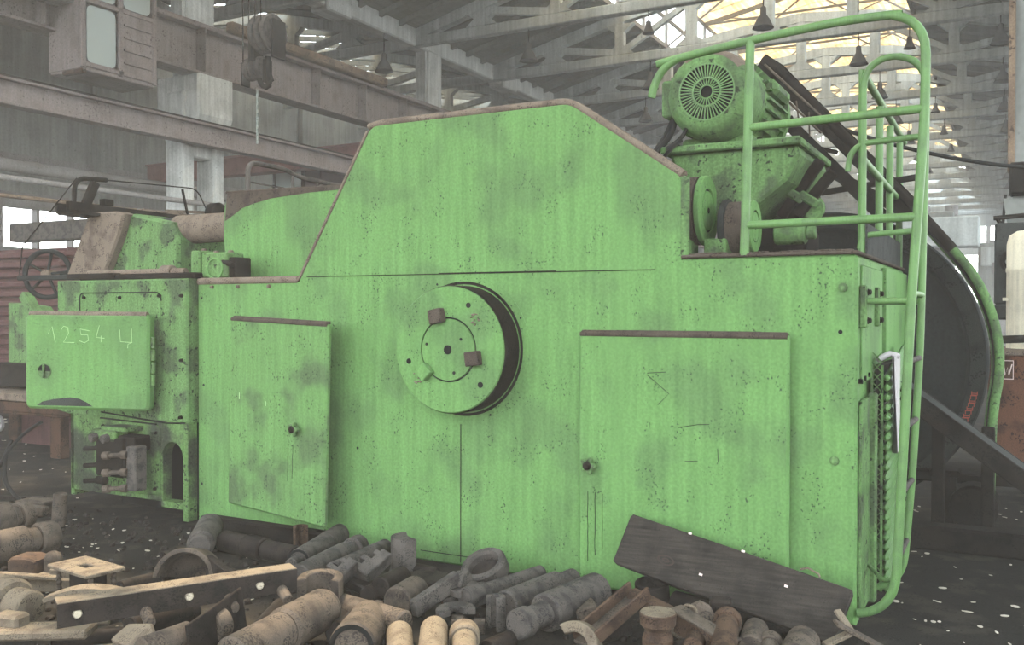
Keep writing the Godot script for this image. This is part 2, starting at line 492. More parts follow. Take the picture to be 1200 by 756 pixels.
func hall() -> void:
	M.lampshade = mat([M.steel.albedo_texture, M.steel.normal_texture], 1.0, 0.7, 0.0, Color(0.55, 0.55, 0.55))
	var f := structure("floor")
	var st := S()
	bx(st, Vector3(-12, FLOOR - 0.25, -45), Vector3(66, 0.5, 126))
	part("slab", st, M.floor, f)
	# roof decks of the two bays, seen from below, with an open monitor along the near one
	var roof := structure("ceiling")
	var zc := -50.0
	var zl := 128.0
	for x0 in [-19.5, -43.5, 4.5]:
		for i in 8:
			if x0 > 0 and (i > 3 or i in [1, 2]): continue  # right aisle roof strips left open out of view, to brighten the hall
			var xa: float = x0 + i * 3
			var xb: float = xa + 3
			if x0 == -19.5 and (i in [2, 3, 4]): continue
			
			var ya: float = TOPS[i]
			var yb: float = TOPS[i + 1]
			if x0 == -19.5 and i == 5:
				xa += 1.5; ya = (ya + yb) / 2
			var d := S()
			var dv := Vector3(xb - xa, yb - ya, 0).normalized()
			var pieces := [[zc, zl]]
			if x0 == -43.5 and (i in [4, 5]): pieces = [[-4.0, 36.0], [-80.0, 68.0]]
			for pz in pieces: bx(d, Vector3((xa + xb) / 2, (ya + yb) / 2 + 0.12, pz[0]), Vector3(Vector2(xb - xa, yb - ya).length() + 0.06, 0.2, pz[1]), 0, Basis(dv, Vector3(-dv.y, dv.x, 0), Vector3.BACK))
			part("deck", d, M.roof, roof)
			var r := S()
			if x0 < 0:
				for k in 84:
					var z := 0.5 - k * 1.2 - 8.0
					bar(r, Vector3(xa, ya - 0.06, z), Vector3(xb, yb - 0.06, z), 0.16, 0.22)
				var rm := part("deck_ribs", r, M.roof, roof)
				rm.set_meta("kind", "stuff")
	# monitors (raised roof lights): posts, glazing bars, panes and sheet covering
	monitor(-13.5, -3.0, 13.75, 16.4, -6.6, "skylight_monitor", "raised roof light over the main bay with yellowed sheets and glazed sides")
	monitor(-31.5, -25.5, 14.3, 16.2, -6.6, "skylight_monitor", "raised roof light over the far left bay with glazed sides")
	# far end wall, side walls, wall behind the viewer: each with tall glazing openings
	wall_z("wall_far", -112.0, -44.0, 17.0, [[2.0, 4.6], [6.0, 8.0], [9.2, 11.2]])
	wall_z("wall_back", 13.5, -44.0, 17.0, [[0.6, 10.9]])
	wall_x("wall_left", -31.5, -112.0, 13.5)
	wall_right()
	# row of columns along the left of the main bay, girder on top
	var k := 0
	for zd in [7.0, 19.0, 31.0, 43.0, 55.0, 67.0, 79.0]:
		if zd > 8.0:
			column(-19.55, 5.48 - zd, 11.7, ["concrete hall column with flared corbel, the nearer one behind the left of the press", "concrete hall column rising just above the press hood, under the roof beam", "concrete hall column third along the left row, mostly hidden by the press", "concrete hall column fourth along the left row beyond the hood", "concrete hall column fifth along the left row, far down the hall", "concrete hall column sixth along the left row, near the end"][k], "columns between the bays")
			k += 1
	var g := thing("roof_beam", "pale concrete beam running lengthways on the column tops, cables strapped beneath", "beam", Vector3(-19.6, 11.6, -30))
	var gb := S()
	for i in 8:
		bx(gb, Vector3(-19.6, 12.0, 4.5 - i * 12.0 - 6.0), Vector3(0.55, 0.7, 11.9), 0.05)
	part("girder", gb, M.concrete, g)
	var gs := S()
	for i in 8: bx(gs, Vector3(-19.6, 12.0, 4.48 - i * 12.0 + 0.0), Vector3(0.75, 0.95, 1.3), 0.05)
	part("bearing_block", gs, M.concrete, g)
	var gd := S()
	for i in 6:
		var z := -1.5 - i * 12.0
		bar(gd, Vector3(-19.6, 12.3, z - 5.5), Vector3(-19.6, 15.5, z), 0.22, 0.26)
		bar(gd, Vector3(-19.6, 12.3, z - 5.8), Vector3(-19.6, 15.5, z - 11.0), 0.22, 0.26)
	part("brace", gd, M.concrete, g)
	# trusses
	var nth := ["first", "second", "third", "fourth", "fifth", "sixth", "seventh", "eighth", "ninth", "tenth", "eleventh", "twelfth", "thirteenth", "fourteenth", "fifteenth", "sixteenth", "seventeenth", "eighteenth"]
	for i in 15:
		truss(-19.5, 5.48 - 23.8 - i * 6.0, "roof_truss", "pale concrete roof truss crossing the main bay, %s counted from the viewer" % nth[i], "trusses over the main bay")
	for i in 6:
		truss(-43.5, 5.48 - 23.8 - i * 6.0, "roof_truss", "pale concrete roof truss over the bay left of the columns, %s counted from the viewer" % nth[i], "trusses over the left bay")
	# lamps
	for i in range(1, 10):
		var z := 5.48 - 23.8 - i * 6.0
		lamp(Vector3(0.25, 11.35, z), "grey bell lamp of the right row, %s down the hall" % nth[i - 1])
		if i < 8: lamp(Vector3(-4.3 - (2.0 if i == 1 else 0.0), 11.2, z), "grey bell lamp of the row above the motor, %s down the hall" % nth[i - 1])
		if i < 5: lamp(Vector3(-12.2 - (i % 2) * 2.4, 11.2, z), "grey bell lamp of the row above the hood, %s down the hall" % nth[i - 1])
		if i < 7: lamp(Vector3(-2.6, 11.3, z), "small bell lamp hung from the trusses right of the ladder, %s down the hall" % nth[i - 1], true)
		if i < 5: lamp(Vector3(-9.2 - i * 0.9, 11.3, z), "small bell lamp hung from the trusses above the hood slope, %s down the hall" % nth[i - 1], true)
	lamp(Vector3(-19.45, 10.95, -22.3), "grey bell lamp beside the column above the crane rail")

func monitor(xa: float, xb: float, y0: float, y1: float, zs: float, n: String, label: String) -> void:
	var t := thing(n, label, "skylight", Vector3((xa + xb) / 2, y0, -40), "roof lights")
	var fr := S()
	var xm := (xa + xb) / 2
	var zn := 12.0
	var zf := -100.0
	for x in [xa, xb]:
		for y in [y0, y0 + (y1 - y0) * 0.5, y1]:
			bx(fr, Vector3(x, y, (zn + zf) / 2), Vector3(0.12, 0.14, zn - zf))
		for i in 38:
			bx(fr, Vector3(x, (y0 + y1) / 2, zn - i * 3.0), Vector3(0.14, y1 - y0, 0.12))
	part("glazing_bars", fr, M.steel, t)
	var raf := S()
	for i in 19:
		var z := zn - i * 6.0
		for s in [xa, xb]:
			bar(raf, Vector3(s, y1, z), Vector3(xm, y1 + 1.0, z), 0.14, 0.2)
			bar(raf, Vector3(s, y0, z), Vector3(xm, y1 + 0.9, z), 0.07, 0.07)
		bar(raf, Vector3(xa, y1, z), Vector3(xb, y1, z), 0.08, 0.1)
		if i < 18:
			for s in [xa + 1.2, xb - 1.2]:
				bar(raf, Vector3(s, y1 + 0.2, z), Vector3(xm, y1 + 0.9, z - 6.0), 0.05, 0.05)
	part("rafters", raf, M.steel, t)
	for i in 18:
		var z := zn - i * 6.0 - 3.0
		var g := S()
		# a bay of panes along the left side; right side left open for more light
		bx(g, Vector3(xa, (y0 + y1) / 2, z), Vector3(0.02, y1 - y0, 5.9))
		part("pane", g, M.glass, t)
		# covering sheets, one bay long; a gap is shaped for sun on the heap
		if z < -1.2 and z > -1.2 - 6.0:
			z = -4.2
		for s in [xa, xb]:
			var za := z + 3.0
			var zb := z - 3.0
			if zb < 1.0 and za > -1.1:
				continue
			var c := S()
			var dv := (Vector3(xm, y1 + 1.1, 0) - Vector3(s, y1 + 0.1, 0))
			var l := dv.length(); dv = dv.normalized()
			var up: Vector3 = Vector3(-dv.y, dv.x, 0) * sign(dv.x)
			for j in 5:
				bx(c, Vector3((s + xm) / 2, y1 + 0.62, za - 0.6 - j * 1.2) + up * (0.02 * (j % 2)), Vector3(l, 0.03, 1.24), 0, Basis(dv, up, dv.cross(up)))
			part("covering_sheet", c, M.sheet, t)

# wall across the hall at depth z, solid but for the given bands of openings with posts
func wall_z(n: String, z: float, xa: float, xb: float, bands: Array) -> void:
	var w := structure(n)
	var y := FLOOR
	var edges := []
	for b in bands:
		edges.append([y, b[0]]); y = b[1]
	edges.append([y, 17.8])
	var st := S()
	for e in edges:
		bx(st, Vector3((xa + xb) / 2, (e[0] + e[1]) / 2, z), Vector3(xb - xa, e[1] - e[0], 0.4))
	part("masonry", st, M.wall, w)
	var p := S()
	for b in bands:
		var x := xa
		while x < xb:
			bx(p, Vector3(x, (b[0] + b[1]) / 2, z), Vector3(0.45 if int((x - xa) / 1.5) % 4 == 0 else 0.08, b[1] - b[0], 0.3))
			x += 1.5
		var yy: float = b[0] + 1.0
		while yy < b[1]:
			bx(p, Vector3((xa + xb) / 2, yy, z), Vector3(xb - xa, 0.07, 0.1))
			yy += 1.0
	part("glazing_bars", p, M.steel, w)

func wall_x(n: String, x: float, za: float, zb: float) -> void:
	var w := structure(n)
	# bands from the floor: masonry with low windows, window band, sheeting, tan upper wall
	var cz := (za + zb) / 2
	var L := zb - za
	for b in [[FLOOR, 1.4, "masonry", "wall"], [3.4, 3.9, "masonry", "wall"], [5.35, 5.9, "ledge", "steel"], [5.9, 7.0, "sheeting", "wall"], [7.0, 7.3, "ledge", "steel"], [7.3, 14.4, "upper_wall", "wall"]]:
		var st := S()
		bx(st, Vector3(x - (0.0 if b[2] != "ledge" else -0.08), (b[0] + b[1]) / 2, cz), Vector3(0.4, b[1] - b[0], L))
		part(b[2], st, M[b[3]], w)
	var p := S()
	var z := zb
	while z > za:
		bx(p, Vector3(x, 4.6, z), Vector3(0.3, 1.5, 0.12)); bx(p, Vector3(x, 2.4, z), Vector3(0.3, 2.0, 0.12))
		z -= 1.45
	bx(p, Vector3(x, 2.4, cz), Vector3(0.15, 0.1, L))
	part("glazing_bars", p, M.steel, w)
	var pr := S()
	for i in 20: bx(pr, Vector3(x + 0.3, 7.0, zb - 3 - i * 6.0), Vector3(0.4, 14.3, 0.5))
	part("pilasters", pr, M.wall, w)

func wall_right() -> void:
	var w := structure("wall_right")
	var st := S()
	for b in [[FLOOR, 1.5], [7.5, 14.2]]:
		bx(st, Vector3(16.6, (b[0] + b[1]) / 2, -50), Vector3(0.4, b[1] - b[0], 128))
	for i in 22: bx(st, Vector3(16.6, 6, 13 - i * 6.0), Vector3(0.4, 12, 0.8))
	part("masonry", st, M.wall, w)

func cranes() -> void:
	# runway girder with stiffened web on the corbels
	var t := thing("crane_runway", "dark riveted crane runway girder with web stiffeners resting on column corbels", "crane girder", Vector3(-19.2, 8.1, -20))
	var w := S(); bx(w, Vector3(-19.2, 8.75, -32), Vector3(0.06, 1.22, 84)); part("web", w, M.steel_mauve, t)
	var fl := S()
	bx(fl, Vector3(-19.2, 8.12, -32), Vector3(0.62, 0.07, 84), 0.01)
	part("bottom_flange", fl, M.steel_mauve, t)
	var ft := S()
	bx(ft, Vector3(-19.2, 9.38, -32), Vector3(0.62, 0.07, 84), 0.01)
	bx(ft, Vector3(-19.2, 9.5, -32), Vector3(0.12, 0.16, 84), 0.01)
	part("top_flange", ft, M.steel_mauve, t)
	for i in 20:
		var s := S(); bx(s, Vector3(-18.98, 8.75, 6.0 - i * 2.4), Vector3(0.36, 1.18, 0.03))
		part("stiffener", s, M.steel_mauve, t)
	var bd := S()
	bx(bd, Vector3(-19.0, 9.68, -18.0), Vector3(0.3, 0.3, 7.5), 0.05)
	tag(part("timber_baulk", bd, M.tan, self), "tan timber baulk lying along the crane runway girder", "timber")
	# second, lower beam along the columns
	var lb := thing("wall_crane_beam", "long mauve grey steel beam sloping across in front of the nearer column", "beam", Vector3(-18.75, 6.1, -20))
	var b1 := S()
	bx(b1, Vector3(-18.75, 6.38, -30), Vector3(0.05, 0.52, 80)); part("web", b1, M.steel_mauve, lb)
	var b2 := S()
	bx(b2, Vector3(-18.75, 6.66, -30), Vector3(0.36, 0.06, 80), 0.01); bx(b2, Vector3(-18.75, 6.12, -30), Vector3(0.36, 0.06, 80), 0.01)
	part("flanges", b2, M.steel_mauve, lb)
	var b3 := S(); bx(b3, Vector3(-18.75, 6.73, -30), Vector3(0.08, 0.09, 80)); part("rail", b3, M.dark, lb)
	# pipes along the column line
	var k := 0
	for p in [[-19.0, 4.55, 0.07, "steel", "dark pipe running along the columns below the lower beam"], [-19.0, 4.15, 0.05, "tan", "thin ochre pipe running along the columns, lowest of the three"], [-20.6, 5.1, 0.16, "steel", "thick grey pipe behind the columns under the lower beam"]]:
		var s := S(); cyl(s, Vector3(p[0], p[1], 6.0), Vector3(p[0], p[1], -60.0), p[2], -1, 10)
		tag(part(numbered("pipe"), s, M[p[3]], self), p[4], "pipe", "pipes along the column row")
		k += 1
	# bridge crane across the near bay, with its end carriage
	var cr := thing("bridge_crane", "dark overhead bridge crane girder crossing the top left of the hall", "crane", Vector3(-8, 8.8, -10.8))
	var g1 := S()
	bx(g1, Vector3(-7.6, 10.35, -9.6), Vector3(22.6, 1.5, 0.9), 0.03)
	part("bridge_girder", g1, M.steel, cr)
	for i in 14:
		var sf := S(); bx(sf, Vector3(-18.3 + i * 1.6, 10.35, -9.12), Vector3(0.08, 1.4, 0.1))
		part("stiffener", sf, M.steel, cr)
	var g2 := S()
	bx(g2, Vector3(-18.6, 9.1, -7.2), Vector3(0.7, 0.9, 6.2), 0.04)
	part("end_carriage", g2, M.steel, cr)
	g2 = S(); bx(g2, Vector3(3.9, 9.5, -9.7), Vector3(0.7, 0.9, 4.5), 0.04)
	part("end_carriage", g2, M.steel, cr)
	var tr := S(); bx(tr, Vector3(-11.9, 9.9, -8.6), Vector3(1.6, 0.5, 2.0), 0.04); part("trolley", tr, M.steel, cr)
	var g3 := S()
	for x in range(-18, 4, 2): cyl(g3, Vector3(x, 11.0, -9.4), Vector3(x, 12.0, -9.4), 0.025, -1, 6)
	cyl(g3, Vector3(-18, 12.0, -9.4), Vector3(3, 12.0, -9.4), 0.025, -1, 6); cyl(g3, Vector3(-18, 11.5, -9.4), Vector3(3, 11.5, -9.4), 0.02, -1, 6)
	part("handrail", g3, M.steel, cr)
	# driver's cabin hanging under the bridge
	var cx := -18.1
	var cb := thing("crane_cabin", "dusty steel crane driver's cabin with rounded windows hanging at top left", "cabin", Vector3(cx, 7.1, -9.4))
	var x1 := -18.0
	var x0 := -19.15
	var za := -8.75
	var zb := -10.75
	var c1 := S()
	bx(c1, Vector3((x0 + x1) / 2, 7.15, (za + zb) / 2), Vector3(x1 - x0, 0.12, za - zb), 0.02)
	bx(c1, Vector3((x0 + x1) / 2, 9.75, (za + zb) / 2), Vector3(x1 - x0 + 0.1, 0.12, za - zb + 0.1), 0.02)
	bx(c1, Vector3((x0 + x1) / 2, 8.45, za), Vector3(x1 - x0, 2.6, 0.06)); bx(c1, Vector3((x0 + x1) / 2, 8.45, zb), Vector3(x1 - x0, 2.6, 0.06)); bx(c1, Vector3(x0, 8.45, (za + zb) / 2), Vector3(0.06, 2.6, za - zb))
	part("shell", c1, M.steel_mauve, cb)
	var c2 := S()
	for z in [za, (za + zb) / 2 - 0.02, zb]: bx(c2, Vector3(x1, 8.45, z), Vector3(0.08, 2.6, 0.14), 0.02)
	for y in [7.24, 8.72, 9.66]: bx(c2, Vector3(x1, y, (za + zb) / 2), Vector3(0.08, 0.12, za - zb), 0.02)
	part("window_frame", c2, M.steel_mauve, cb)
	for q in [[za - 0.5, 7.96, 1.32], [za - 0.5, 9.2, 0.8], [zb + 0.5, 9.2, 0.8]]:
		var pn := S()
		prism(pn, rrect(0.78, q[2], 0.14), 0.02, Transform3D(Basis(Vector3.FORWARD, Vector3.UP, Vector3.RIGHT), Vector3(x1 - 0.02, q[1], q[0])))
		part("window", pn, M.pale, cb)
	var lo := S()
	bx(lo, Vector3(x1, 7.96, zb + 0.5), Vector3(0.04, 1.4, 0.86)); for j in 4: bx(lo, Vector3(x1 + 0.04, 7.5 + j * 0.3, zb + 0.5), Vector3(0.04, 0.04, 0.8))
	part("louvred_panel", lo, M.steel_mauve, cb)
	var sk := S()
	bx(sk, Vector3(x1 - 0.3, 7.07, za), Vector3(0.7, 0.1, 0.14), 0.02); part("rusty_sill", sk, M.forge_rust, cb)
	var hg := S()
	for z in [za - 0.1, zb + 0.1]: bx(hg, Vector3((x0 + x1) / 2, 9.5, z), Vector3(0.25, 1.2, 0.12))
	part("hanger", hg, M.steel, cb)
	# hook blocks
	for q in [[Vector3(-11.75, 6.85, -8.02), 0.36, "large round crane sheave block hanging high left of the roof beam"], [Vector3(-12.1, 6.25, -8.1), 0.22, "small crane hook block below the large one, chain dangling"]]:
		var p: Vector3 = q[0]
		var r: float = q[1]
		var h := thing("hook_block", q[2], "crane hook", p, "crane hook blocks")
		var s := S()
		for i in 3: cyl(s, p + Vector3(-0.22 + i * 0.15, 0, 0), p + Vector3(-0.12 + i * 0.15, 0, 0), r, -1, 24, 0.03)
		part("sheaves", s, M.forge_grey, h)
		var ck := S()
		bx(ck, p + Vector3(-0.3, -r * 0.4, 0), Vector3(0.05, r * 2.0, r), 0.01); part("cheek_plate", ck, M.dark, h)
		ck = S(); bx(ck, p + Vector3(0.26, -r * 0.4, 0), Vector3(0.05, r * 2.0, r), 0.01)
		part("cheek_plate", ck, M.dark, h)
		var hk := S()
		tube(hk, bend([p + Vector3(0, -r * 1.2, 0), p + Vector3(0, -r * 2.0, 0), p + Vector3(0.3 * r, -r * 2.6, 0), p + Vector3(-0.4 * r, -r * 2.9, 0), p + Vector3(-0.6 * r, -r * 2.3, 0)], 0.2), 0.05)
		part("hook", hk, M.dark, h)
		var rp := S()
		for dx in [-0.17, -0.02, 0.13]: cyl(rp, p + Vector3(dx, 0, r * 0.9), p + Vector3(dx, 9.7 - p.y, r * 0.9), 0.012, -1, 5)
		part("rope", rp, M.dark, h)
	var ch := thing("hanging_chain", "thin hoist chain hanging down in front of the runway girder", "chain", Vector3(-12.1, 5.8, -8.1))
	var cs := S()
	for i in 14: bx(cs, Vector3(-12.1, 5.82 - i * 0.075, -8.1), Vector3(0.05 if i % 2 else 0.015, 0.07, 0.015 if i % 2 else 0.05))
	part("links", cs, M.zinc, ch)
	# maroon cab or box standing on far staging beyond the girder
	var mb := thing("maroon_hut", "maroon sheet metal hut with an open window, below the runway girder", "hut", Vector3(-24.5, 5.2, -24.0))
	var m1 := S(); bx(m1, Vector3(-24.5, 6.5, -24.4), Vector3(2.4, 2.7, 2.0), 0.03); part("body", m1, M.maroon, mb)
	for q in [-25.5, -23.5]:
		var lg := S(); bx(lg, Vector3(q, 2.5, -24.4), Vector3(0.25, 5.4, 0.25)); part("leg", lg, M.steel, mb)
	var m2 := S()
	for d in [[0, 7.5, 1.5, 0.12], [0, 5.5, 1.5, 0.12], [-0.75, 6.5, 0.12, 2.1], [0.75, 6.5, 0.12, 2.1]]: bx(m2, Vector3(-24.9 + d[0], d[1], -23.36), Vector3(d[2], d[3], 0.1))
	part("window_frame", m2, M.dark, mb)
	var m3 := S(); bx(m3, Vector3(-24.9, 6.5, -23.38), Vector3(1.4, 1.9, 0.03)); part("pane", m3, M.pale, mb)
	var rd := thing("maroon_beam", "maroon steel beam crossing behind the columns under the runway", "beam", Vector3(-24, 7, -20))
	var r1 := S(); bx(r1, Vector3(-25.5, 7.3, -22.0), Vector3(11.5, 0.7, 0.35), 0.02); part("web", r1, M.steel_red, rd)
	var r2 := S(); bx(r2, Vector3(-25.5, 7.65, -22.0), Vector3(11.5, 0.06, 0.55)); bx(r2, Vector3(-25.5, 6.95, -22.0), Vector3(11.5, 0.06, 0.55)); part("flange", r2, M.steel_red, rd)

func bolt(p: Vector3, n: Vector3, r: float, m: Material, parent: Node3D, nm := "bolt") -> void:
	var s := S()
	lathe(s, [[0, -0.01], [r * 1.25, -0.01], [r * 1.25, 0.006], [r, 0.006], [r, 0.018], [r * 0.5, 0.022], [0, 0.022]], along(p, p + n), 10)
	part(nm, s, m, parent)

func hole(p: Vector3, n: Vector3, r: float, parent: Node3D) -> void:
	var s := S()
	cyl(s, p - n * 0.02, p + n * 0.0025, r, -1, 14)  # black disc on solid metal, painted for the shade inside a hole
	part("hole", s, M.black, parent)

# a star grip screwed on a door
func star_knob(p: Vector3, n: Vector3, r: float, parent: Node3D) -> void:
	var pts := []
	for i in 40:
		var a := TAU * i / 40.0
		pts.append(Vector2(cos(a), sin(a)) * r * (0.84 + 0.2 * cos(5.0 * a)))
	var s := S()
	prism(s, pts, 0.035, Transform3D(frame(Vector3.ZERO, Vector3.UP.cross(n), Vector3.UP).basis, p + n * 0.02), 0.006)
	lathe(s, [[r * 0.45, 0], [r * 0.45, 0.03]], along(p, p + n), 12)
	var o := part("star_knob", s, M.green_old, parent)
	var c := S()
	lathe(c, [[0, 0.05], [r * 0.5, 0.05], [r * 0.5, 0.062], [r * 0.3, 0.068], [0, 0.066]], along(p, p + n), 14)
	part("centre_nut", c, M.dark, o)

func machine() -> void:
	var t := thing("forging_press", "big green painted horizontal forging press with stepped front plate and two doors", "machine", Vector3(-2.5, FLOOR, -1.2))
	# ---- front plate and body
	var s := S()
	prism(s, [Vector2(-5.07, FLOOR), Vector2(0, FLOOR), Vector2(0, 1.9), Vector2(-0.02, 1.92), Vector2(-1.0, 1.92), Vector2(-1.0, 2.39), Vector2(-1.03, 2.44), Vector2(-1.71, 2.92), Vector2(-1.78, 2.94), Vector2(-3.3, 2.94), Vector2(-3.36, 2.9), Vector2(-4.01, 1.83), Vector2(-5.05, 1.83), Vector2(-5.07, 1.81)], 0.14, Transform3D(Basis(), Vector3(0, 0, -0.14)), 0.014)
	part("front_plate", s, M.green, t)
	s = S()
	bx(s, Vector3(-2.535, (FLOOR + 1.86) / 2, -1.3), Vector3(5.03, 1.86 - FLOOR, 2.34), 0.02)
	bx(s, Vector3(-0.5, 1.89, -1.3), Vector3(0.98, 0.06, 2.33), 0.01)
	part("body", s, M.green, t)
	s = S()
	prism(s, [Vector2(-5.2, 1.87), Vector2(-3.45, 1.87), Vector2(-3.45, 2.575), Vector2(-5.19, 2.605), Vector2(-5.24, 2.5), Vector2(-5.25, 2.2)], 1.1, Transform3D(Basis(), Vector3(0, 0, -1.55)), 0.02)
	part("rear_housing", s, M.green, t)
	s = S()
	bar(s, Vector3(-5.22, 2.617, -1.0), Vector3(-3.5, 2.587, -1.0), 1.1, 0.024, Vector3.UP, 0.01)
	prism(s, [Vector2(-5.215, 2.37), Vector2(-5.15, 2.4), Vector2(-5.02, 2.47), Vector2(-4.9, 2.5), Vector2(-4.7, 2.535), Vector2(-4.3, 2.56), Vector2(-3.5, 2.575), Vector2(-3.5, 2.59), Vector2(-5.19, 2.61)], 0.012, Transform3D(Basis(), Vector3(0, 0, -0.46)))
	part("grime_cover", s, M.dust_dark, t)
	# ---- dust lying on the upper edges
	s = S()
	tube(s, [Vector3(-5.06, 1.835, -0.012), Vector3(-4.02, 1.835, -0.012)], 0.028); bx(s, Vector3(-4.54, 1.845, -0.4), Vector3(1.04, 0.04, 0.8), 0.015)
	part("dust_edge", s, M.dust, t)
	s = S()
	tube(s, bend([Vector3(-3.36, 2.93, -0.02), Vector3(-3.28, 2.95, -0.02), Vector3(-1.76, 2.95, -0.02), Vector3(-1.01, 2.43, -0.02)], 0.08), 0.026)
	bar(s, Vector3(-1.74, 2.94, -0.085), Vector3(-1.02, 2.44, -0.085), 0.13, 0.04, Vector3.UP, 0.015)
	bar(s, Vector3(-3.3, 2.945, -0.085), Vector3(-1.76, 2.945, -0.085), 0.13, 0.035, Vector3.UP, 0.015)
	part("dust_edge", s, M.dust, t)
	s = S(); tube(s, bend([Vector3(-4.02, 1.83, 0.0), Vector3(-3.99, 1.86, 0.0), Vector3(-3.36, 2.9, 0.0)], 0.03), 0.012)
	part("edge_bead", s, M.dust, t)
	s = S(); tube(s, [Vector3(-1.005, 1.93, -0.03), Vector3(-1.005, 2.41, -0.03)], 0.034)
	part("edge_roll", s, M.green_old, t)
	s = S()
	bx(s, Vector3(-0.5, 1.93, -1.2), Vector3(1.02, 0.02, 2.44), 0.006)
	var rr := RandomNumberGenerator.new(); rr.seed = 5
	for i in 26: bx(s, Vector3(-0.95 + i * 0.036, 1.94, -0.02 - rr.randf() * 0.03), Vector3(0.03 + rr.randf() * 0.03, 0.012 + rr.randf() * 0.014, 0.05), 0.004, Basis(Vector3.UP, rr.randf()))
	part("ledge_grime", s, M.dust_dark, t)
	# ---- weld seams and cracks
	s = S()
	bx(s, Vector3(-2.55, 1.856, 0.0), Vector3(2.75, 0.006, 0.006)); bx(s, Vector3(-2.3, 1.86, 0.001), Vector3(0.9, 0.008, 0.006))
	bx(s, Vector3(-2.57, 0.35, 0.0), Vector3(0.006, 0.95, 0.005)); bx(s, Vector3(-0.98, 1.48, 0.0), Vector3(0.9, 0.007, 0.006)); bx(s, Vector3(-2.6, -0.08, 0.0), Vector3(0.6, 0.005, 0.005))
	part("seam", s, M.dark, t)
	# ---- doors
	door_panel(t, "left_door", Vector3(-4.645, 0.815, 0.02), Vector2(1.12, 1.46), 9.0, -1.9, Vector2(0.82, -0.05), false)
	door_panel(t, "right_door", Vector3(-1.66, 0.665, 0.012), Vector2(1.31, 1.6), 1.0, 0.0, Vector2(0.085, -0.03), true)
	# ---- spindle flange
	var c := Vector3(-2.548, 1.343, 0)
	s = S()
	lathe(s, [[0.46, -0.02], [0.46, 0.004], [0.44, 0.004]], along(c, c + Vector3.BACK), 56)
	lathe(s, [[0.43, 0.0], [0.43, 0.17], [0.423, 0.19]], along(c, c + Vector3.BACK), 56)
	var drum := part("spindle_drum", s, M.dark, t)
	s = S(); lathe(s, [[0.51, -0.01], [0.51, 0.0035], [0.45, 0.0035]], along(c, c + Vector3.BACK), 56)
	part("collar_ring", s, M.green, t)
	s = S()
	lathe(s, [[0.424, 0.188], [0.417, 0.2], [0.218, 0.2], [0.216, 0.192], [0.207, 0.192], [0.204, 0.205], [0.032, 0.205], [0.03, 0.15], [0, 0.15]], along(c, c + Vector3.BACK), 56)
	part("face_plate", s, M.green, drum)
	s = S(); lathe(s, [[0.2165, 0.1925], [0.2065, 0.1925]], along(c, c + Vector3.BACK), 56); lathe(s, [[0.031, 0.206], [0.0, 0.206]], along(c, c + Vector3.BACK), 20)
	part("groove", s, M.black, drum)
	for q in [[0.335, 62.0, 0.018], [0.335, -42.0, 0.02], [0.325, 195.0, 0.019], [0.125, 35.0, 0.01], [0.17, 168.0, 0.01], [0.16, -72.0, 0.011]]:
		var a := deg_to_rad(q[1])
		hole(c + Vector3(cos(a) * q[0], sin(a) * q[0], 0.2 if q[0] > 0.2 else 0.205), Vector3.BACK, q[2], drum)
	for q in [[0.235, 108.0, 0.095, "dust_dark", 12.0], [0.215, -14.0, 0.095, "dust_dark", 8.0], [0.225, 222.0, 0.09, "green", 45.0]]:
		var a := deg_to_rad(q[1])
		s = S()
		bx(s, c + Vector3(cos(a) * q[0], sin(a) * q[0], 0.225), Vector3(q[2] * 1.05, q[2], 0.07), 0.006, Basis(Vector3.BACK, deg_to_rad(q[4])))
		part("clamp_block", s, M[q[3]], drum)
	for q in [[0.29, 44.0, 0.04], [0.31, 218.0, 0.045]]:
		var a := deg_to_rad(q[1])
		s = S()
		for i in 14:
			var b := rr.randf() * TAU
			var d: float = sqrt(rr.randf()) * q[2]
			sphere(s, c + Vector3(cos(a) * q[0] + cos(b) * d, sin(a) * q[0] + sin(b) * d, 0.2), 0.007 + rr.randf() * 0.006, 0.5)
		part("rough_spot", s, M.dust, drum)
	s = S()
	for k in 28:
		var a := TAU * k / 28.0
		if k % 7 == 2: cyl(s, c + Vector3(cos(a), sin(a), 0) * 0.49 - Vector3(0, 0, 0.01), c + Vector3(cos(a), sin(a), 0) * 0.49 + Vector3(0, 0, 0.005), 0.008, -1, 8)
	part("collar_screws", s, M.black, t)
	# ---- bolts and holes on the front
	for p in [Vector3(-0.078, 1.735, 0), Vector3(-0.118, 0.764, 0)]: bolt(p, Vector3.BACK, 0.022, M.green_old, t)
	hole(Vector3(-0.09, 1.487, 0), Vector3.BACK, 0.012, t)
	for x in [-4.9, -4.62, -4.3]: bolt(Vector3(x, 1.79, 0), Vector3.BACK, 0.013, M.dust, t)
	for p in [Vector3(-5.0, 1.0, 0), Vector3(-5.02, 0.2, 0), Vector3(-5.02, 1.7, 0), Vector3(-3.45, 0.6, 0)]: hole(p, Vector3.BACK, 0.01, t)
	# ---- grey plinth along the foot
	s = S()
	bx(s, Vector3(-4.25, FLOOR + 0.05, 0.04), Vector3(1.4, 0.13, 0.12), 0.015)
	part("plinth", s, M.dark, t)
	# ---- right end of the body
	s = S()
	bx(s, Vector3(0.006, 1.53, -0.55), Vector3(0.012, 0.66, 0.9), 0.003); bx(s, Vector3(0.01, 1.5, -1.75), Vector3(0.03, 0.78, 1.3), 0.005)
	part("end_cover", s, M.green, t)
	s = S()
	bx(s, Vector3(0.012, 0.5, -0.2), Vector3(0.02, 1.2, 0.3), 0.004); bx(s, Vector3(0.03, 0.5, -0.42), Vector3(0.05, 1.24, 0.07), 0.01); bx(s, Vector3(0.02, 0.5, -0.34), Vector3(0.008, 1.2, 0.03))
	part("end_panel", s, M.green_old, t)
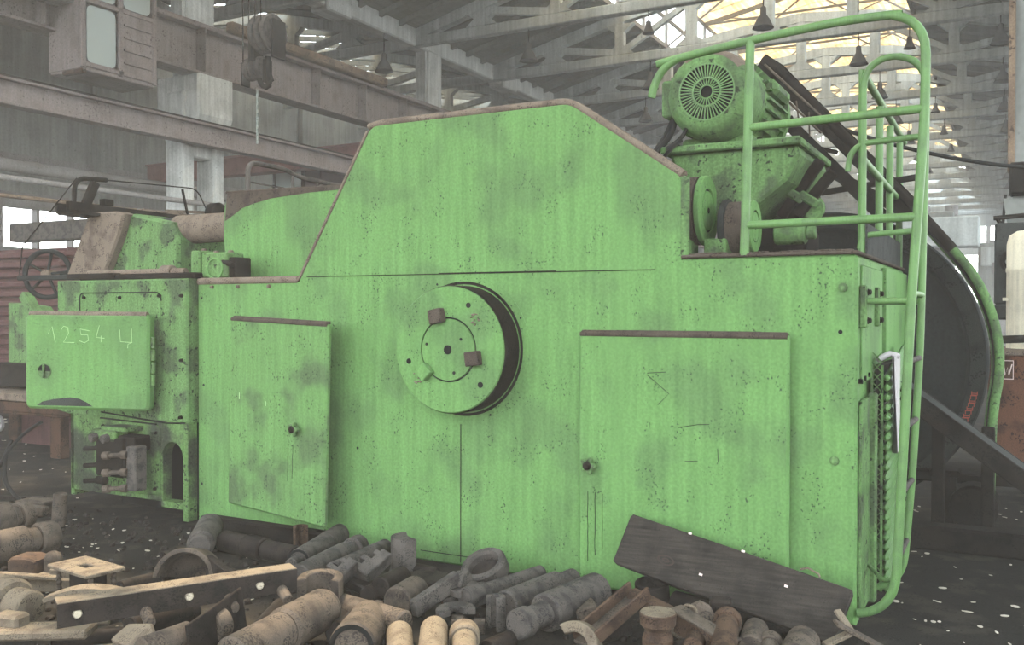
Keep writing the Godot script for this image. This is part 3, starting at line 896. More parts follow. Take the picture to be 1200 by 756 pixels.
	for q in [[1.24, -0.06], [1.25, -0.2], [1.26, -0.36], [0.9, -0.2], [0.3, -0.25]]: hole(Vector3(0.02, q[0] - 0.03, q[1]), Vector3.RIGHT, 0.014, t)
	for z in [-0.1, -0.65]:
		s = S(); bx(s, Vector3(0.02, 1.63, z), Vector3(0.04, 0.24, 0.08), 0.008); part("ladder_lug", s, M.green_old, t)
		for y in [1.55, 1.71]: bolt(Vector3(0.04, y, z), Vector3.RIGHT, 0.016, M.dark, t)
	# ---- rollers on the ledge
	for q in [[-0.975, 2.25, -0.45, 0.225, 0.36, "dust_dark"], [-0.685, 2.14, -0.5, 0.165, 0.16, "dust_dark"]]:
		var e := Vector3(q[0], q[1], q[2])
		var r: float = q[3]
		s = S()
		lathe(s, [[r * 0.985, -q[4]], [r * 0.985, -0.05], [r * 0.9, -0.05], [r * 0.9, -0.035]], along(e, e + Vector3.RIGHT), 36)
		var ro := part("roller", s, M[q[5]], t)
		s = S()
		lathe(s, [[r, -0.035], [r, -0.006], [r * 0.975, 0], [r * 0.64, 0], [r * 0.62, -0.012], [r * 0.57, -0.012], [r * 0.55, -0.002], [0.02, -0.002], [0.018, -0.03], [0, -0.03]], along(e, e + Vector3.RIGHT), 40)
		part("end_cap", s, M.green, ro)
		s = S(); lathe(s, [[r * 0.62, -0.011], [r * 0.57, -0.011]], along(e, e + Vector3.RIGHT), 40); cyl(s, e + Vector3(-0.02, 0, 0), e + Vector3(0.0005, 0, 0), 0.018, -1, 12)
		part("cap_groove", s, M.black, ro)
	s = S()
	lathe(s, [[0.0, -0.2], [0.185, -0.2], [0.19, -0.19], [0.19, -0.165], [0.15, -0.16]], along(Vector3(-0.685, 2.13, -0.5), Vector3(0, 2.13, -0.5)), 36)
	part("roller_flange", s, M.wheel, t)
	s = S()
	cyl(s, Vector3(-0.62, 2.11, -0.75), Vector3(-0.42, 2.11, -0.75), 0.075, -1, 18, 0.01); cyl(s, Vector3(-0.42, 2.11, -0.75), Vector3(-0.36, 2.11, -0.75), 0.045, -1, 14, 0.008)
	part("stub_shaft", s, M.green_old, t)
	for q in [[-0.9, 0.14, -0.45], [-1.2, 0.3, -0.35]]:
		s = S(); bx(s, Vector3(q[0], 1.99, q[2]), Vector3(q[1], 0.14, 0.26), 0.01); part("bearing_foot", s, M.green_old, t)
	# ---- pedestal for the motor
	s = S()
	prism(s, [Vector2(-1.3, 2.66), Vector2(-1.22, 2.45), Vector2(-1.0, 2.2), Vector2(-0.8, 2.22), Vector2(-0.52, 2.44), Vector2(-0.44, 2.6), Vector2(-0.46, 2.66)], 1.0, Transform3D(Basis(), Vector3(0, 0, -1.62)), 0.02)
	bx(s, Vector3(-0.88, 2.68, -1.1), Vector3(0.92, 0.05, 1.1), 0.01)
	part("motor_pedestal", s, M.green_old, t)
	s = S()
	prism(s, [Vector2(-0.95, 1.92), Vector2(-0.52, 1.92), Vector2(-0.52, 2.16), Vector2(-0.62, 2.42), Vector2(-0.95, 2.45)], 0.5, Transform3D(Basis(), Vector3(0, 0, -1.75)), 0.02)
	part("pedestal_rib", s, M.dark, t)
	for q in [[Vector3(-0.64, 2.24, -1.0), Vector3(-0.38, 2.61, -1.02)], [Vector3(-0.53, 2.25, -1.0), Vector3(-0.30, 2.53, -1.02)]]:
		s = S(); bar(s, q[0], q[1], 0.07, 0.07, Vector3.UP, 0.008); part("tension_bolt", s, M.dark, t)
	s = S()
	for q in [Vector3(-0.54, 2.38, -0.98), Vector3(-0.45, 2.35, -0.98)]: bx(s, q, Vector3(0.13, 0.06, 0.1), 0.01, Basis(Vector3.BACK, -0.6))
	cyl(s, Vector3(-0.5, 2.3, -1.3), Vector3(-0.44, 2.3, -1.05), 0.085, -1, 18, 0.015)
	part("tension_nut", s, M.green_old, t)

	motor()
	ladder_and_rails()
	flywheel()
	cabinet()
	rear_left()

# a thick pressed door hung on the front; ang opens its free edge, tilt lets it sag
func door_panel(t: Node3D, n: String, hinge: Vector3, sz: Vector2, ang: float, tilt: float, knob: Vector2, big: bool) -> void:
	var ba := Basis(Vector3.UP, -deg_to_rad(ang)) * Basis(Vector3.BACK, deg_to_rad(tilt))
	var xf := Transform3D(ba, hinge)
	var s := S()
	var d := 0.052
	prism(s, rrect(sz.x, sz.y, 0.022), d, xf * Transform3D(Basis(), Vector3(sz.x / 2, 0, 0)), 0.016)
	var o := part("door", s, M.green if big else M.green_worn, t)
	s = S()
	bx(s, xf * Vector3(sz.x / 2, sz.y / 2 + 0.006, d * 0.45), Vector3(sz.x - 0.02, 0.024, d * 0.95), 0.011, ba)
	tube(s, [xf * Vector3(0.012, sz.y / 2 - 0.008, d * 0.9), xf * Vector3(sz.x - 0.012, sz.y / 2 - 0.008, d * 0.9)], 0.015, 8)
	part("dust_edge", s, M.dust_dark, o)
	star_knob(xf * Vector3(knob.x if big else knob.x, knob.y, d), ba * Vector3.BACK, 0.054, o)
	if not big:
		s = S(); bx(s, xf * Vector3(0.45, 0.1, d), Vector3(0.006, 0.035, 0.006), 0, ba); bx(s, xf * Vector3(0.13, 0.13, d), Vector3(0.006, 0.05, 0.006), 0, ba)
		part("paint_run", s, M.chalk, o)
	s = S()
	var rr := RandomNumberGenerator.new(); rr.seed = 3 if big else 4
	for i in (3 if big else 2):
		var p := []
		var x: float = knob.x - 0.02 + i * 0.05 if big else knob.x - 0.1 + i * 0.05
		var y: float = knob.y - (0.17 if big else 0.12)
		for k in 9: p.append(xf * Vector3(x + rr.randf() * 0.004, y - k * (0.055 if big else 0.035) * (1.0 - i * 0.1), d + 0.0005))
		tube(s, p, 0.0022, 5)
	part("oil_run", s, M.black, o)
	s = S()
	if big:
		for q in [[Vector2(0.46, 0.55), Vector2(0.6, 0.44), Vector2(0.53, 0.37)], [Vector2(0.66, 0.24), Vector2(0.78, 0.265), Vector2(0.85, 0.27)], [Vector2(0.46, 0.56), Vector2(0.58, 0.57)], [Vector2(0.9, 0.13), Vector2(0.905, 0.05)], [Vector2(0.7, 0.04), Vector2(0.78, 0.05)]]:
			var p := []
			for v in q: p.append(xf * Vector3(v.x, v.y, d))
			tube(s, p, 0.0022, 5)
		part("scratch", s, M.dark, o)

func motor() -> void:
	var c := Vector3(-1.045, 3.058, -0.62)
	var t := thing("electric_motor", "large green electric motor with slotted round fan cowl on the press top", "motor", Vector3(-1.0, 2.7, -1.1))
	var ax := along(c, c + Vector3.FORWARD)
	var s := S()
	lathe(s, [[0.184, 0.0], [0.21, -0.005], [0.248, 0.012], [0.278, 0.045], [0.295, 0.1], [0.3, 0.2], [0.302, 0.36]], ax, 56, true)
	lathe(s, [[0.302, 0.36], [0.27, 0.36]], ax, 56)
	var cowl := part("fan_cowl", s, M.green_old, t)
	s = S()
	lathe(s, [[0.25, 0.01], [0.281, 0.043], [0.298, 0.1], [0.303, 0.2], [0.305, 0.35]], ax, 30, true, deg_to_rad(35), deg_to_rad(125))
	part("dust_layer", s, M.dust, cowl)
	s = S()
	lathe(s, [[0.0, 0.03], [0.19, 0.03]], ax, 40)
	part("fan_shade", s, M.black, cowl)  # black disc painted for the shade behind the grille
	s = S()
	var b := ax.basis
	for k in 46:
		var a := TAU * k / 46.0
		var d: Vector3 = b * Vector3(cos(a), 0, sin(a))
		bar(s, c + d * 0.098 + Vector3(0, 0, 0.0), c + d * 0.187, 0.0072, 0.012, Vector3.BACK)
	for k in 26:
		var a := TAU * (k + 0.5) / 26.0
		var d: Vector3 = b * Vector3(cos(a), 0, sin(a))
		bar(s, c + d * 0.045, c + d * 0.09, 0.0055, 0.012, Vector3.BACK)
	lathe(s, [[0.1, 0.008], [0.1, -0.004], [0.088, -0.004], [0.088, 0.008]], ax, 40)
	lathe(s, [[0.047, 0.008], [0.047, -0.006], [0.04, -0.006], [0.04, 0.008]], ax, 30)
	lathe(s, [[0.192, 0.008], [0.19, -0.004], [0.181, -0.003], [0.181, 0.008]], ax, 40)
	part("fan_grille", s, M.green_rail, cowl)
	# ribbed stator and rear end bell
	s = S()
	lathe(s, [[0.25, 0.3], [0.3, 0.4], [0.3, 0.95], [0.335, 0.95], [0.335, 1.02], [0.3, 1.02], [0.24, 1.15], [0.1, 1.2], [0.05, 1.2], [0.05, 1.55], [0, 1.55]], ax, 40)
	for k in 30:
		var a := TAU * k / 30.0
		var d: Vector3 = b * Vector3(cos(a), 0, sin(a))
		bar(s, c + d * 0.312 + Vector3.FORWARD * 0.4, c + d * 0.312 + Vector3.FORWARD * 0.93, 0.014, 0.045, d)
	part("stator_housing", s, M.green_old, t)
	s = S()
	bar(s, c + Vector3(0.31, 0.1, -0.45), c + Vector3(0.31, 0.1, -0.9), 0.1, 0.1, Vector3.UP, 0.03)
	part("lifting_lug", s, M.green_old, t)
	s = S()
	for q in [[-0.26, -0.3], [0.24, -0.3], [-0.26, -0.85], [0.24, -0.85]]: bx(s, c + Vector3(q[0], -0.325, q[1]), Vector3(0.2, 0.05, 0.16), 0.012)
	bx(s, c + Vector3(0, -0.3, -0.58), Vector3(0.5, 0.09, 0.66), 0.02)
	part("foot", s, M.green_old, t)
	for q in [[-0.3, -0.3], [0.28, -0.3]]: bolt(c + Vector3(q[0], -0.3, q[1]), Vector3.UP, 0.02, M.dark, t)
	s = S()
	bx(s, c + Vector3(-0.29, 0.0, -0.2), Vector3(0.1, 0.25, 0.24), 0.014)
	var tb := part("terminal_box", s, M.green_old, t)
	s = S(); cyl(s, c + Vector3(-0.28, 0.12, -0.2), c + Vector3(-0.28, 0.165, -0.2), 0.03, -1, 12)
	part("cable_gland", s, M.green_old, tb)
	s = S()
	lathe(s, [[0, 1.28], [0.18, 1.28], [0.18, 1.3], [0.165, 1.32], [0.18, 1.34], [0.165, 1.36], [0.18, 1.38], [0.18, 1.46], [0, 1.46]], ax, 30)
	part("drive_pulley", s, M.dark, t)
	# cables down to the pedestal
	var k2 := 0
	for q in [[Vector3(-1.33, 2.94, -0.8), Vector3(-1.35, 2.8, -0.7), Vector3(-1.42, 2.62, -0.55), Vector3(-1.36, 2.52, -0.6)], [Vector3(-1.3, 2.93, -0.75), Vector3(-1.31, 2.78, -0.68), Vector3(-1.4, 2.66, -0.55), Vector3(-1.38, 2.5, -0.6)], [Vector3(-1.2, 2.86, -0.7), Vector3(-1.19, 2.74, -0.55), Vector3(-1.28, 2.68, -0.5), Vector3(-1.33, 2.57, -0.52)]]:
		s = S(); tube(s, bend(q, 0.12), 0.02 if k2 < 2 else 0.014, 8)
		tag(part(numbered("cable"), s, M.rubber, self), ["outer black cable drooping from the motor terminal box", "inner black cable beside it below the terminal box", "thinner black cable curling under the fan cowl"][k2], "cable", "motor cables")
		k2 += 1

func ladder_and_rails() -> void:
	var t := thing("access_ladder", "green tubular ladder standing off the right end of the press", "ladder", Vector3(0.25, FLOOR, -0.25))
	var p1 := bend([Vector3(0.01, -0.075, 0.0), Vector3(0.2, -0.04, 0.0), Vector3(0.225, 0.5, 0.0), Vector3(0.275, 1.67, 0.0), Vector3(0.338, 2.7, 0.0), Vector3(0.338, 3.2, 0.0), Vector3(0.0, 3.225, 0.0), Vector3(-0.6, 3.18, 0.0), Vector3(-1.0, 3.135, 0.0), Vector3(-1.17, 3.11, 0.0), Vector3(-1.205, 2.91, 0.0)], 0.22)
	var p2 := bend([Vector3(0.02, -0.06, -0.5), Vector3(0.19, -0.03, -0.5), Vector3(0.24, 0.6, -0.5), Vector3(0.28, 1.4, -0.5), Vector3(0.298, 2.4, -0.5), Vector3(0.306, 3.1, -0.5), Vector3(-0.045, 3.13, -0.5), Vector3(-0.045, 2.5, -0.5), Vector3(-0.045, 1.93, -0.5)], 0.2)
	var s := S(); tube(s, p1, 0.025, 12)
	part("front_stile", s, M.green_rail, t)
	s = S(); tube(s, p2, 0.021, 12)
	part("rear_stile", s, M.green_rail, t)
	for q in [[1.7, 0.276, 0.287], [1.33, 0.255, 0.277], [0.97, 0.243, 0.26], [0.61, 0.229, 0.24], [0.25, 0.214, 0.213]]:
		s = S(); tube(s, [Vector3(q[1], q[0], 0), Vector3(q[2], q[0], -0.5)], 0.017, 8)
		part("rung", s, M.green_rail if q[0] > 1.5 else M.forge_grey, t)
	for z in [0.0, -0.5]:
		s = S(); tube(s, [Vector3(0.03, 1.66, -0.1 + z * 1.1), Vector3(0.275, 1.66, z)], 0.018, 8); part("wall_arm", s, M.green_rail, t)
	s = S(); tube(s, bend([Vector3(0.03, 0.12, -0.3), Vector3(0.13, 0.1, -0.1), Vector3(0.215, 0.14, 0)], 0.05), 0.012, 8); part("foot_stay", s, M.green_old, t)
	var g := thing("guard_rail", "green tubular guard rail around the platform under the motor", "railing", Vector3(-0.3, 1.93, -0.6))
	s = S(); tube(s, [Vector3(-0.63, 1.93, 0), Vector3(-0.6, 3.18, 0)], 0.027, 12); part("post", s, M.green_rail, g)
	for q in [[2.672, -0.61, 0.325, 2.69], [2.105, -0.625, 0.3, 2.112]]:
		s = S(); tube(s, [Vector3(q[1], q[0], 0), Vector3(q[2], q[3], 0)], 0.024, 10); part("rail", s, M.green_rail, g)
	for q in [[-0.52, 3.06], [-1.35, 3.0], [-1.95, 2.97], [-2.6, 2.95]]:
		s = S(); tube(s, [Vector3(-0.055, 1.93, q[0]), Vector3(-0.055, q[1], q[0])], 0.026 if q[0] < -0.6 else 0.02, 10); part("post", s, M.green_rail, g)
	for y in [3.04, 2.52]:
		s = S(); tube(s, [Vector3(-0.05, y, -0.52), Vector3(-0.05, y - 0.04, -2.9)], 0.024, 10); part("rail", s, M.green_rail, g)
	s = S(); tube(s, bend([Vector3(-0.13, 2.45, -0.5), Vector3(-0.12, 2.61, -0.5), Vector3(0.29, 2.63, -0.5)], 0.12), 0.018, 10); part("rail", s, M.green_rail, g)
	s = S(); tube(s, bend([Vector3(-0.06, 1.98, -0.5), Vector3(-0.05, 2.06, -0.5), Vector3(0.29, 2.08, -0.5)], 0.06), 0.018, 10); part("rail", s, M.green_rail, g)
	s = S(); bar(s, Vector3(-0.02, 2.03, -0.48), Vector3(-0.02, 2.03, -2.3), 0.012, 0.2); part("kick_plate", s, M.wheel_rim, g)
	# belt guard of expanded metal and ribbed sheet on the end wall, with a rag
	var m := thing("mesh_guard", "narrow green guard of ribbed sheet with diamond mesh edge beside the ladder", "guard", Vector3(0.08, FLOOR, -1.0))
	s = S(); bx(s, Vector3(0.045, 0.6, -1.05), Vector3(0.04, 1.36, 1.0), 0.006); part("rib_gap_shade", s, M.dark, m)  # back plane painted dark for the shade between the ribs
	for i in 22:
		s = S()
		var y := -0.06 + i * 0.06
		bar(s, Vector3(0.095, y, -0.5), Vector3(0.095, y + 0.16, -1.55), 0.04, 0.046, Vector3.UP, 0.018)
		part("rib", s, M.green_rail, m)
	s = S()
	for i in 24:
		var y := -0.08 + i * 0.06
		bar(s, Vector3(0.015, y, -0.52), Vector3(0.065, y + 0.055, -0.52), 0.006, 0.008, Vector3.BACK); bar(s, Vector3(0.065, y, -0.52), Vector3(0.015, y + 0.055, -0.52), 0.006, 0.008, Vector3.BACK)
	bx(s, Vector3(0.012, 0.6, -0.52), Vector3(0.014, 1.36, 0.02)); bx(s, Vector3(0.07, 0.6, -0.52), Vector3(0.014, 1.36, 0.02))
	part("diamond_mesh", s, M.green_old, m)
	for y in [0.75, 0.15]:
		s = S(); cyl(s, Vector3(0.055, y - 0.07, -0.56), Vector3(0.055, y + 0.07, -0.56), 0.016, -1, 10); part("hinge", s, M.green_old, m)
	s = S()
	for i in 14:
		var y0 := 1.33 - i * 0.042
		for j in 4:
			var f := func(a: float, b: float) -> Vector3: return Vector3(0.135 + 0.014 * sin(b * 9.0 + a * 2.0) * a + 0.01 * b, 1.34 - a * 0.6, -0.52 - b * (0.24 - 0.1 * a) - 0.1 * a)
			var a0 := i / 14.0
			var b0 := j / 4.0
			face(s, [f.call(a0, b0), f.call(a0, b0 + 0.25), f.call(a0 + 1.0 / 14, b0 + 0.25), f.call(a0 + 1.0 / 14, b0)], Vector3.RIGHT)
			var o := Vector3(-0.012, 0, 0)
			face(s, [f.call(a0, b0) + o, f.call(a0, b0 + 0.25) + o, f.call(a0 + 1.0 / 14, b0 + 0.25) + o, f.call(a0 + 1.0 / 14, b0) + o], Vector3.LEFT)
	tube(s, [Vector3(0.04, 1.31, -0.55), Vector3(0.1, 1.345, -0.6), Vector3(0.14, 1.33, -0.66)], 0.02, 8)
	tag(part("rag", s, M.cloth, self), "dirty white rag hanging over the top of the mesh guard", "cloth")

func flywheel() -> void:
	var c := Vector3(-0.65, 1.2, -2.75)
	var t := thing("flywheel", "huge dark grey flywheel disc behind the right end of the press", "flywheel", c)
	var s := S()
	lathe(s, [[0, -0.05], [1.08, -0.05], [1.1, 0.0], [1.225, 0.0], [1.24, -0.02], [1.24, -0.34], [0, -0.34]], along(c, c + Vector3.BACK), 72)
	var d := part("disc", s, M.wheel, t)
	s = S(); lathe(s, [[1.11, 0.0015], [1.22, 0.0015]], along(c, c + Vector3.BACK), 72); part("rim_band", s, M.wheel_rim, d)
	s = S()
	var rr := RandomNumberGenerator.new(); rr.seed = 9
	# red stencilled characters down the rim
	for i in 9:
		var a := deg_to_rad(-12.0 - i * 1.55)
		var p := c + Vector3(cos(a), sin(a), 0) * 1.165 + Vector3(0, 0, 0.003)
		for q in [[-0.02, 0.0, 0.006, 0.032], [0.02, 0.0, 0.006, 0.032]] + ([[0.0, 0.012, 0.036, 0.006]] if i % 2 else [[0.0, 0.0, 0.036, 0.006], [0.0, -0.013, 0.036, 0.006]]):
			bx(s, p + Vector3(q[0], q[1], 0), Vector3(q[2], q[3], 0.003))
	part("red_stencil", s, M.red_paint, d)
	var g := thing("belt_guard", "green and black curved belt guard hoop arching over the flywheel", "guard", Vector3(0.3, FLOOR, -2.6))
	var pth := [Vector3(-1.1, 3.66, -2.5), Vector3(-0.97, 3.56, -2.5), Vector3(0.05, 2.4, -2.5)]
	for i in 12:
		var a := deg_to_rad(41.0 - i * 4.8)
		pth.append(Vector3(c.x + cos(a) * 1.3, c.y + sin(a) * 1.3, -2.5))
	pth.append(Vector3(c.x + 1.255, 0.75, -2.5)); pth.append(Vector3(c.x + 1.235, FLOOR, -2.5))
	var up := []
	var st := S()
	for i in pth.size() - 1: bar(st, pth[i], pth[i + 1] + (pth[i + 1] - pth[i]).normalized() * 0.02, 0.36, 0.05 if i > 1 else 0.15, Vector3.UP if abs((pth[i + 1] - pth[i]).normalized().y) < 0.95 else Vector3.RIGHT)
	part("band", st, M.dark, g)
	st = S()
	tube(st, pth.slice(2), 0.042, 10)
	for p in pth: up.append(p + Vector3(0.02, 0.02, 0.17))
	tube(st, up.slice(2), 0.034, 10)
	part("edge_tube", st, M.green_old, g)
	st = S()
	tube(st, up.slice(0, 4), 0.04, 10)
	var lo := []
	for p in up.slice(0, 3): lo.append(p + Vector3(-0.16, -0.14, 0))
	bar(st, lo[0], lo[2], 0.1, 0.1)
	part("upper_channel", st, M.dark, g)
	# belt stays behind the motor
	for q in [[Vector3(-0.98, 3.0, -2.35), Vector3(0.05, 2.34, -2.35), 0.045], [Vector3(-0.88, 3.2, -2.4), Vector3(-0.65, 2.5, -2.4), 0.03], [Vector3(-0.86, 3.0, -2.42), Vector3(-0.5, 2.88, -2.42), 0.018], [Vector3(-0.3, 3.0, -2.4), Vector3(-0.3, 2.42, -2.4), 0.022], [Vector3(-0.62, 2.56, -2.38), Vector3(0.1, 2.64, -2.38), 0.025]]:
		st = S(); bar(st, q[0], q[1], q[2] * 1.4, q[2] * 1.8); part("stay", st, M.dark, g)
	st = S()
	for i in 4: tube(st, [Vector3(-1.0 + i * 0.1, 3.5 - i * 0.1, -2.28), Vector3(-0.93 + i * 0.08, 3.3 - i * 0.1, -2.26)], 0.007, 5)
	tube(st, [Vector3(-1.05, 3.62, -2.26), Vector3(-0.55, 3.1, -2.26)], 0.01, 5); tube(st, [Vector3(-1.0, 3.45, -2.26), Vector3(-0.6, 3.02, -2.26)], 0.01, 5)
	part("torn_mesh", st, M.forge, g)

func cabinet() -> void:
	var t := thing("control_cabinet", "green cabinet at the left end of the press with chalked cover and arched opening", "cabinet", Vector3(-5.8, FLOOR, -0.3))
	var z := 0.1
	var s := S()
	prism(s, [Vector2(-6.68, 1.86), Vector2(-6.68, 1.16), Vector2(-6.69, 0.72), Vector2(-6.5, 0.69), Vector2(-5.075, 0.69), Vector2(-5.075, 1.86)], 1.0, Transform3D(Basis(), Vector3(0, 0, z - 1.0)), 0.014)
	part("upper_case", s, M.green_old, t)
	s = S()
	bx(s, Vector3(-5.93, 0.375, z - 0.05), Vector3(1.14, 0.67, 0.1), 0.006); bx(s, Vector3(-5.1, 0.3, z - 0.05), Vector3(0.06, 0.8, 0.1), 0.006)
	var arch := [Vector2(-5.36, 0.71), Vector2(-5.13, 0.71), Vector2(-5.13, 0.42)]
	for i in 9:
		var a := PI * i / 8.0
		arch.append(Vector2(-5.245 + cos(a) * 0.115, 0.42 + sin(a) * 0.115))
	arch.append(Vector2(-5.36, 0.42))
	prism(s, arch, 0.1, Transform3D(Basis(), Vector3(0, 0, z - 0.1)))
	bx(s, Vector3(-5.245, 0.02, z - 0.05), Vector3(0.26, 0.05, 0.1)); 
	bx(s, Vector3(-6.48, 0.35, z - 0.4), Vector3(0.05, 0.72, 0.8), 0.006)
	part("lower_front", s, M.green_grimy, t)
	s = S(); bx(s, Vector3(-5.75, 0.33, z - 0.7), Vector3(1.35, 0.7, 0.1)); bx(s, Vector3(-5.4, 0.33, z - 0.35), Vector3(0.02, 0.7, 0.6)); part("arch_recess", s, M.black, t)  # black panels paint the shade inside the arch
	# raised cover outlines
	s = S()
	prism(s, rrect(1.0, 0.4, 0.03), 0.012, Transform3D(Basis(), Vector3(-5.87, 1.55, z - 0.004)), 0.004)
	prism(s, [Vector2(-6.5, 0.74), Vector2(-5.1, 0.71), Vector2(-5.1, 1.76), Vector2(-6.5, 1.76)], 0.006, Transform3D(Basis(), Vector3(0, 0, z - 0.004)))
	part("cover_plate", s, M.green_old, t)
	s = S(); tube(s, [Vector3(-6.1, 0.735, z), Vector3(-5.6, 0.7, z), Vector3(-5.3, 0.685, z), Vector3(-5.1, 0.695, z)], 0.008, 6); part("seam", s, M.black, t)
	s = S(); tube(s, bend([Vector3(-6.36, 1.6, z + 0.01), Vector3(-6.36, 1.75, z + 0.01), Vector3(-5.38, 1.75, z + 0.01), Vector3(-5.36, 1.68, z + 0.01)], 0.05), 0.006, 6)
	part("seam", s, M.black, t)
	for p in [Vector3(-5.38, 1.72, 0), Vector3(-5.85, 1.71, 0), Vector3(-6.3, 1.71, 0), Vector3(-5.13, 1.72, 0), Vector3(-5.13, 1.2, 0), Vector3(-5.14, 0.74, 0)]: bolt(p + Vector3(0, 0, z + 0.01), Vector3.BACK, 0.012, M.dark, t)
	# lifted cover with chalk figures
	var a := Vector3(-5.37, 1.18, 0.15)
	var ba := Basis(Vector3.UP, deg_to_rad(19.0)) * Basis(Vector3.BACK, deg_to_rad(-0.3))
	var xf := Transform3D(ba, a)
	s = S()
	prism(s, rrect(1.1, 0.78, 0.05), 0.1, xf * Transform3D(Basis(), Vector3(-0.56, 0, 0)), 0.02)
	var d := part("cover", s, M.green, t)
	s = S(); tube(s, [xf * Vector3(-1.08, 0.385, 0.07), xf * Vector3(-0.04, 0.385, 0.07)], 0.025, 8); bx(s, xf * Vector3(-0.56, 0.39, 0.05), Vector3(1.02, 0.02, 0.08), 0.008, ba)
	part("dust_edge", s, M.dust, d)
	for y in [0.16, 0.06, -0.04, -0.14]:
		s = S(); cyl(s, xf * Vector3(0.005, y - 0.045, 0.06), xf * Vector3(0.005, y + 0.045, 0.06), 0.018, -1, 10, 0.003); part("hinge_knuckle", s, M.green_old, d)
	s = S()
	var l := xf * Vector3(-0.93, -0.08, 0.1)
	lathe(s, [[0.062, -0.004], [0.062, 0.004], [0.05, 0.006], [0, 0.006]], along(l, l + ba.z), 24, false)
	part("latch_rose", s, M.green_old, d)
	s = S(); lathe(s, [[0.056, 0.0068], [0.0, 0.0068]], along(l, l + ba.z), 24, false, PI * 0.02, PI * 1.02); part("latch_slot", s, M.black, d)
	s = S(); bx(s, l + ba * Vector3(0, 0.0, 0.016), Vector3(0.02, 0.11, 0.02), 0.006, ba); part("latch_grip", s, M.green_old, d)
	s = S()
	prism(s, [Vector2(-1.0, -0.36), Vector2(-0.95, -0.33), Vector2(-0.86, -0.31), Vector2(-0.78, -0.30), Vector2(-0.7, -0.29), Vector2(-0.62, -0.3), Vector2(-0.55, -0.33), Vector2(-0.5, -0.36)], 0.004, xf * Transform3D(Basis(), Vector3(0, 0, 0.098)))
	part("scuffed_patch", s, M.wheel_rim, d)
	# chalk: 1 2 5 4 and a last cyrillic sign
	s = S()
	var strokes := [[[0, 0.5], [0.25, 1.0], [0.45, 0.0]], [[0.8, 0.8], [0.95, 1.02], [1.2, 0.95], [1.25, 0.6], [0.95, 0.02], [1.6, 0.0]], [[2.5, 0.75], [1.95, 0.85], [2.0, 0.5], [2.4, 0.5], [2.45, 0.15], [2.2, 0.0], [1.9, 0.12]], [[3.1, 1.1], [2.9, 0.35], [3.4, 0.3]], [[3.2, 0.45], [3.2, 0.05]], [[4.3, 0.85], [4.35, 0.1], [5.05, 0.05]], [[5.0, 0.9], [5.03, 0.05], [4.8, -0.05], [4.78, -0.3]]]
	for st in strokes:
		var p := []
		for v in st: p.append(xf * Vector3(-0.93 + v[0] * 0.148 + 0.03, 0.155 + v[1] * 0.13, 0.1005))
		tube(s, p, 0.003, 5)
	part("chalk_figures", s, M.chalk, d)
	# valve plate
	s = S()
	prism(s, [Vector2(-6.12, 0.06), Vector2(-5.38, 0.09), Vector2(-5.38, 0.64), Vector2(-5.42, 0.665), Vector2(-6.12, 0.69)], 0.014, Transform3D(Basis(), Vector3(0, 0, z - 0.002)), 0.004)
	part("valve_plate", s, M.green_grimy, t)
	s = S(); tube(s, [Vector3(-6.1, 0.685, z + 0.012), Vector3(-5.42, 0.668, z + 0.012)], 0.007, 6); part("seam", s, M.black, t)
	for p in [Vector3(-6.06, 0.62, 0), Vector3(-5.42, 0.6, 0), Vector3(-6.06, 0.12, 0), Vector3(-5.43, 0.14, 0)]: bolt(p + Vector3(0, 0, z + 0.012), Vector3.BACK, 0.012, M.dark, t)
	s = S(); bx(s, Vector3(-5.74, 0.4, 0.21), Vector3(0.34, 0.32, 0.2), 0.012); bx(s, Vector3(-5.6, 0.52, 0.2), Vector3(0.26, 0.12, 0.16), 0.01)
	var vb := part("valve_block", s, M.dark, t)
	s = S(); bx(s, Vector3(-5.82, 0.57, 0.24), Vector3(0.3, 0.1, 0.14), 0.012); bx(s, Vector3(-5.72, 0.63, 0.2), Vector3(0.3, 0.04, 0.18), 0.008); part("valve_cap", s, M.green_grimy, vb)
	s = S(); bx(s, Vector3(-5.46, 0.33, 0.27), Vector3(0.1, 0.36, 0.12), 0.01); bx(s, Vector3(-5.53, 0.33, 0.25), Vector3(0.05, 0.34, 0.1), 0.006); part("valve_body", s, M.forge_grey, vb)
	for q in [[0.46, 0.0], [0.32, 0.02], [0.19, 0.05]]:
		s = S(); cyl(s, Vector3(-5.9, q[0], 0.25), Vector3(-6.1, q[0] - 0.02, 0.27), 0.02, -1, 10, 0.004); cyl(s, Vector3(-5.86, q[0], 0.25), Vector3(-5.96, q[0], 0.25), 0.034, -1, 12, 0.005); part("pipe_stub", s, M.dark, vb)
		s = S(); cyl(s, Vector3(-5.53, q[0] - 0.02, 0.33), Vector3(-5.66, q[0] - 0.03, 0.37), 0.02, -1, 10); cyl(s, Vector3(-5.66, q[0] - 0.03, 0.37), Vector3(-5.72, q[0] - 0.035, 0.385), 0.032, -1, 12, 0.005); cyl(s, Vector3(-5.51, q[0] - 0.02, 0.325), Vector3(-5.56, q[0] - 0.02, 0.34), 0.034, -1, 6, 0.004); part("hose_union", s, M.forge, vb)
	for x in [-5.9, -5.76]:
		s = S(); cyl(s, Vector3(x, 0.56, 0.3), Vector3(x - 0.01, 0.55, 0.36), 0.035, -1, 14, 0.006); part("plug", s, M.forge_grey, vb)
	s = S(); bx(s, Vector3(-5.75, -0.07, -0.6), Vector3(1.3, 0.16, 0.5)); part("gap_shade_block", s, M.black, t)  # black block added as the shade of the gap under the cabinet

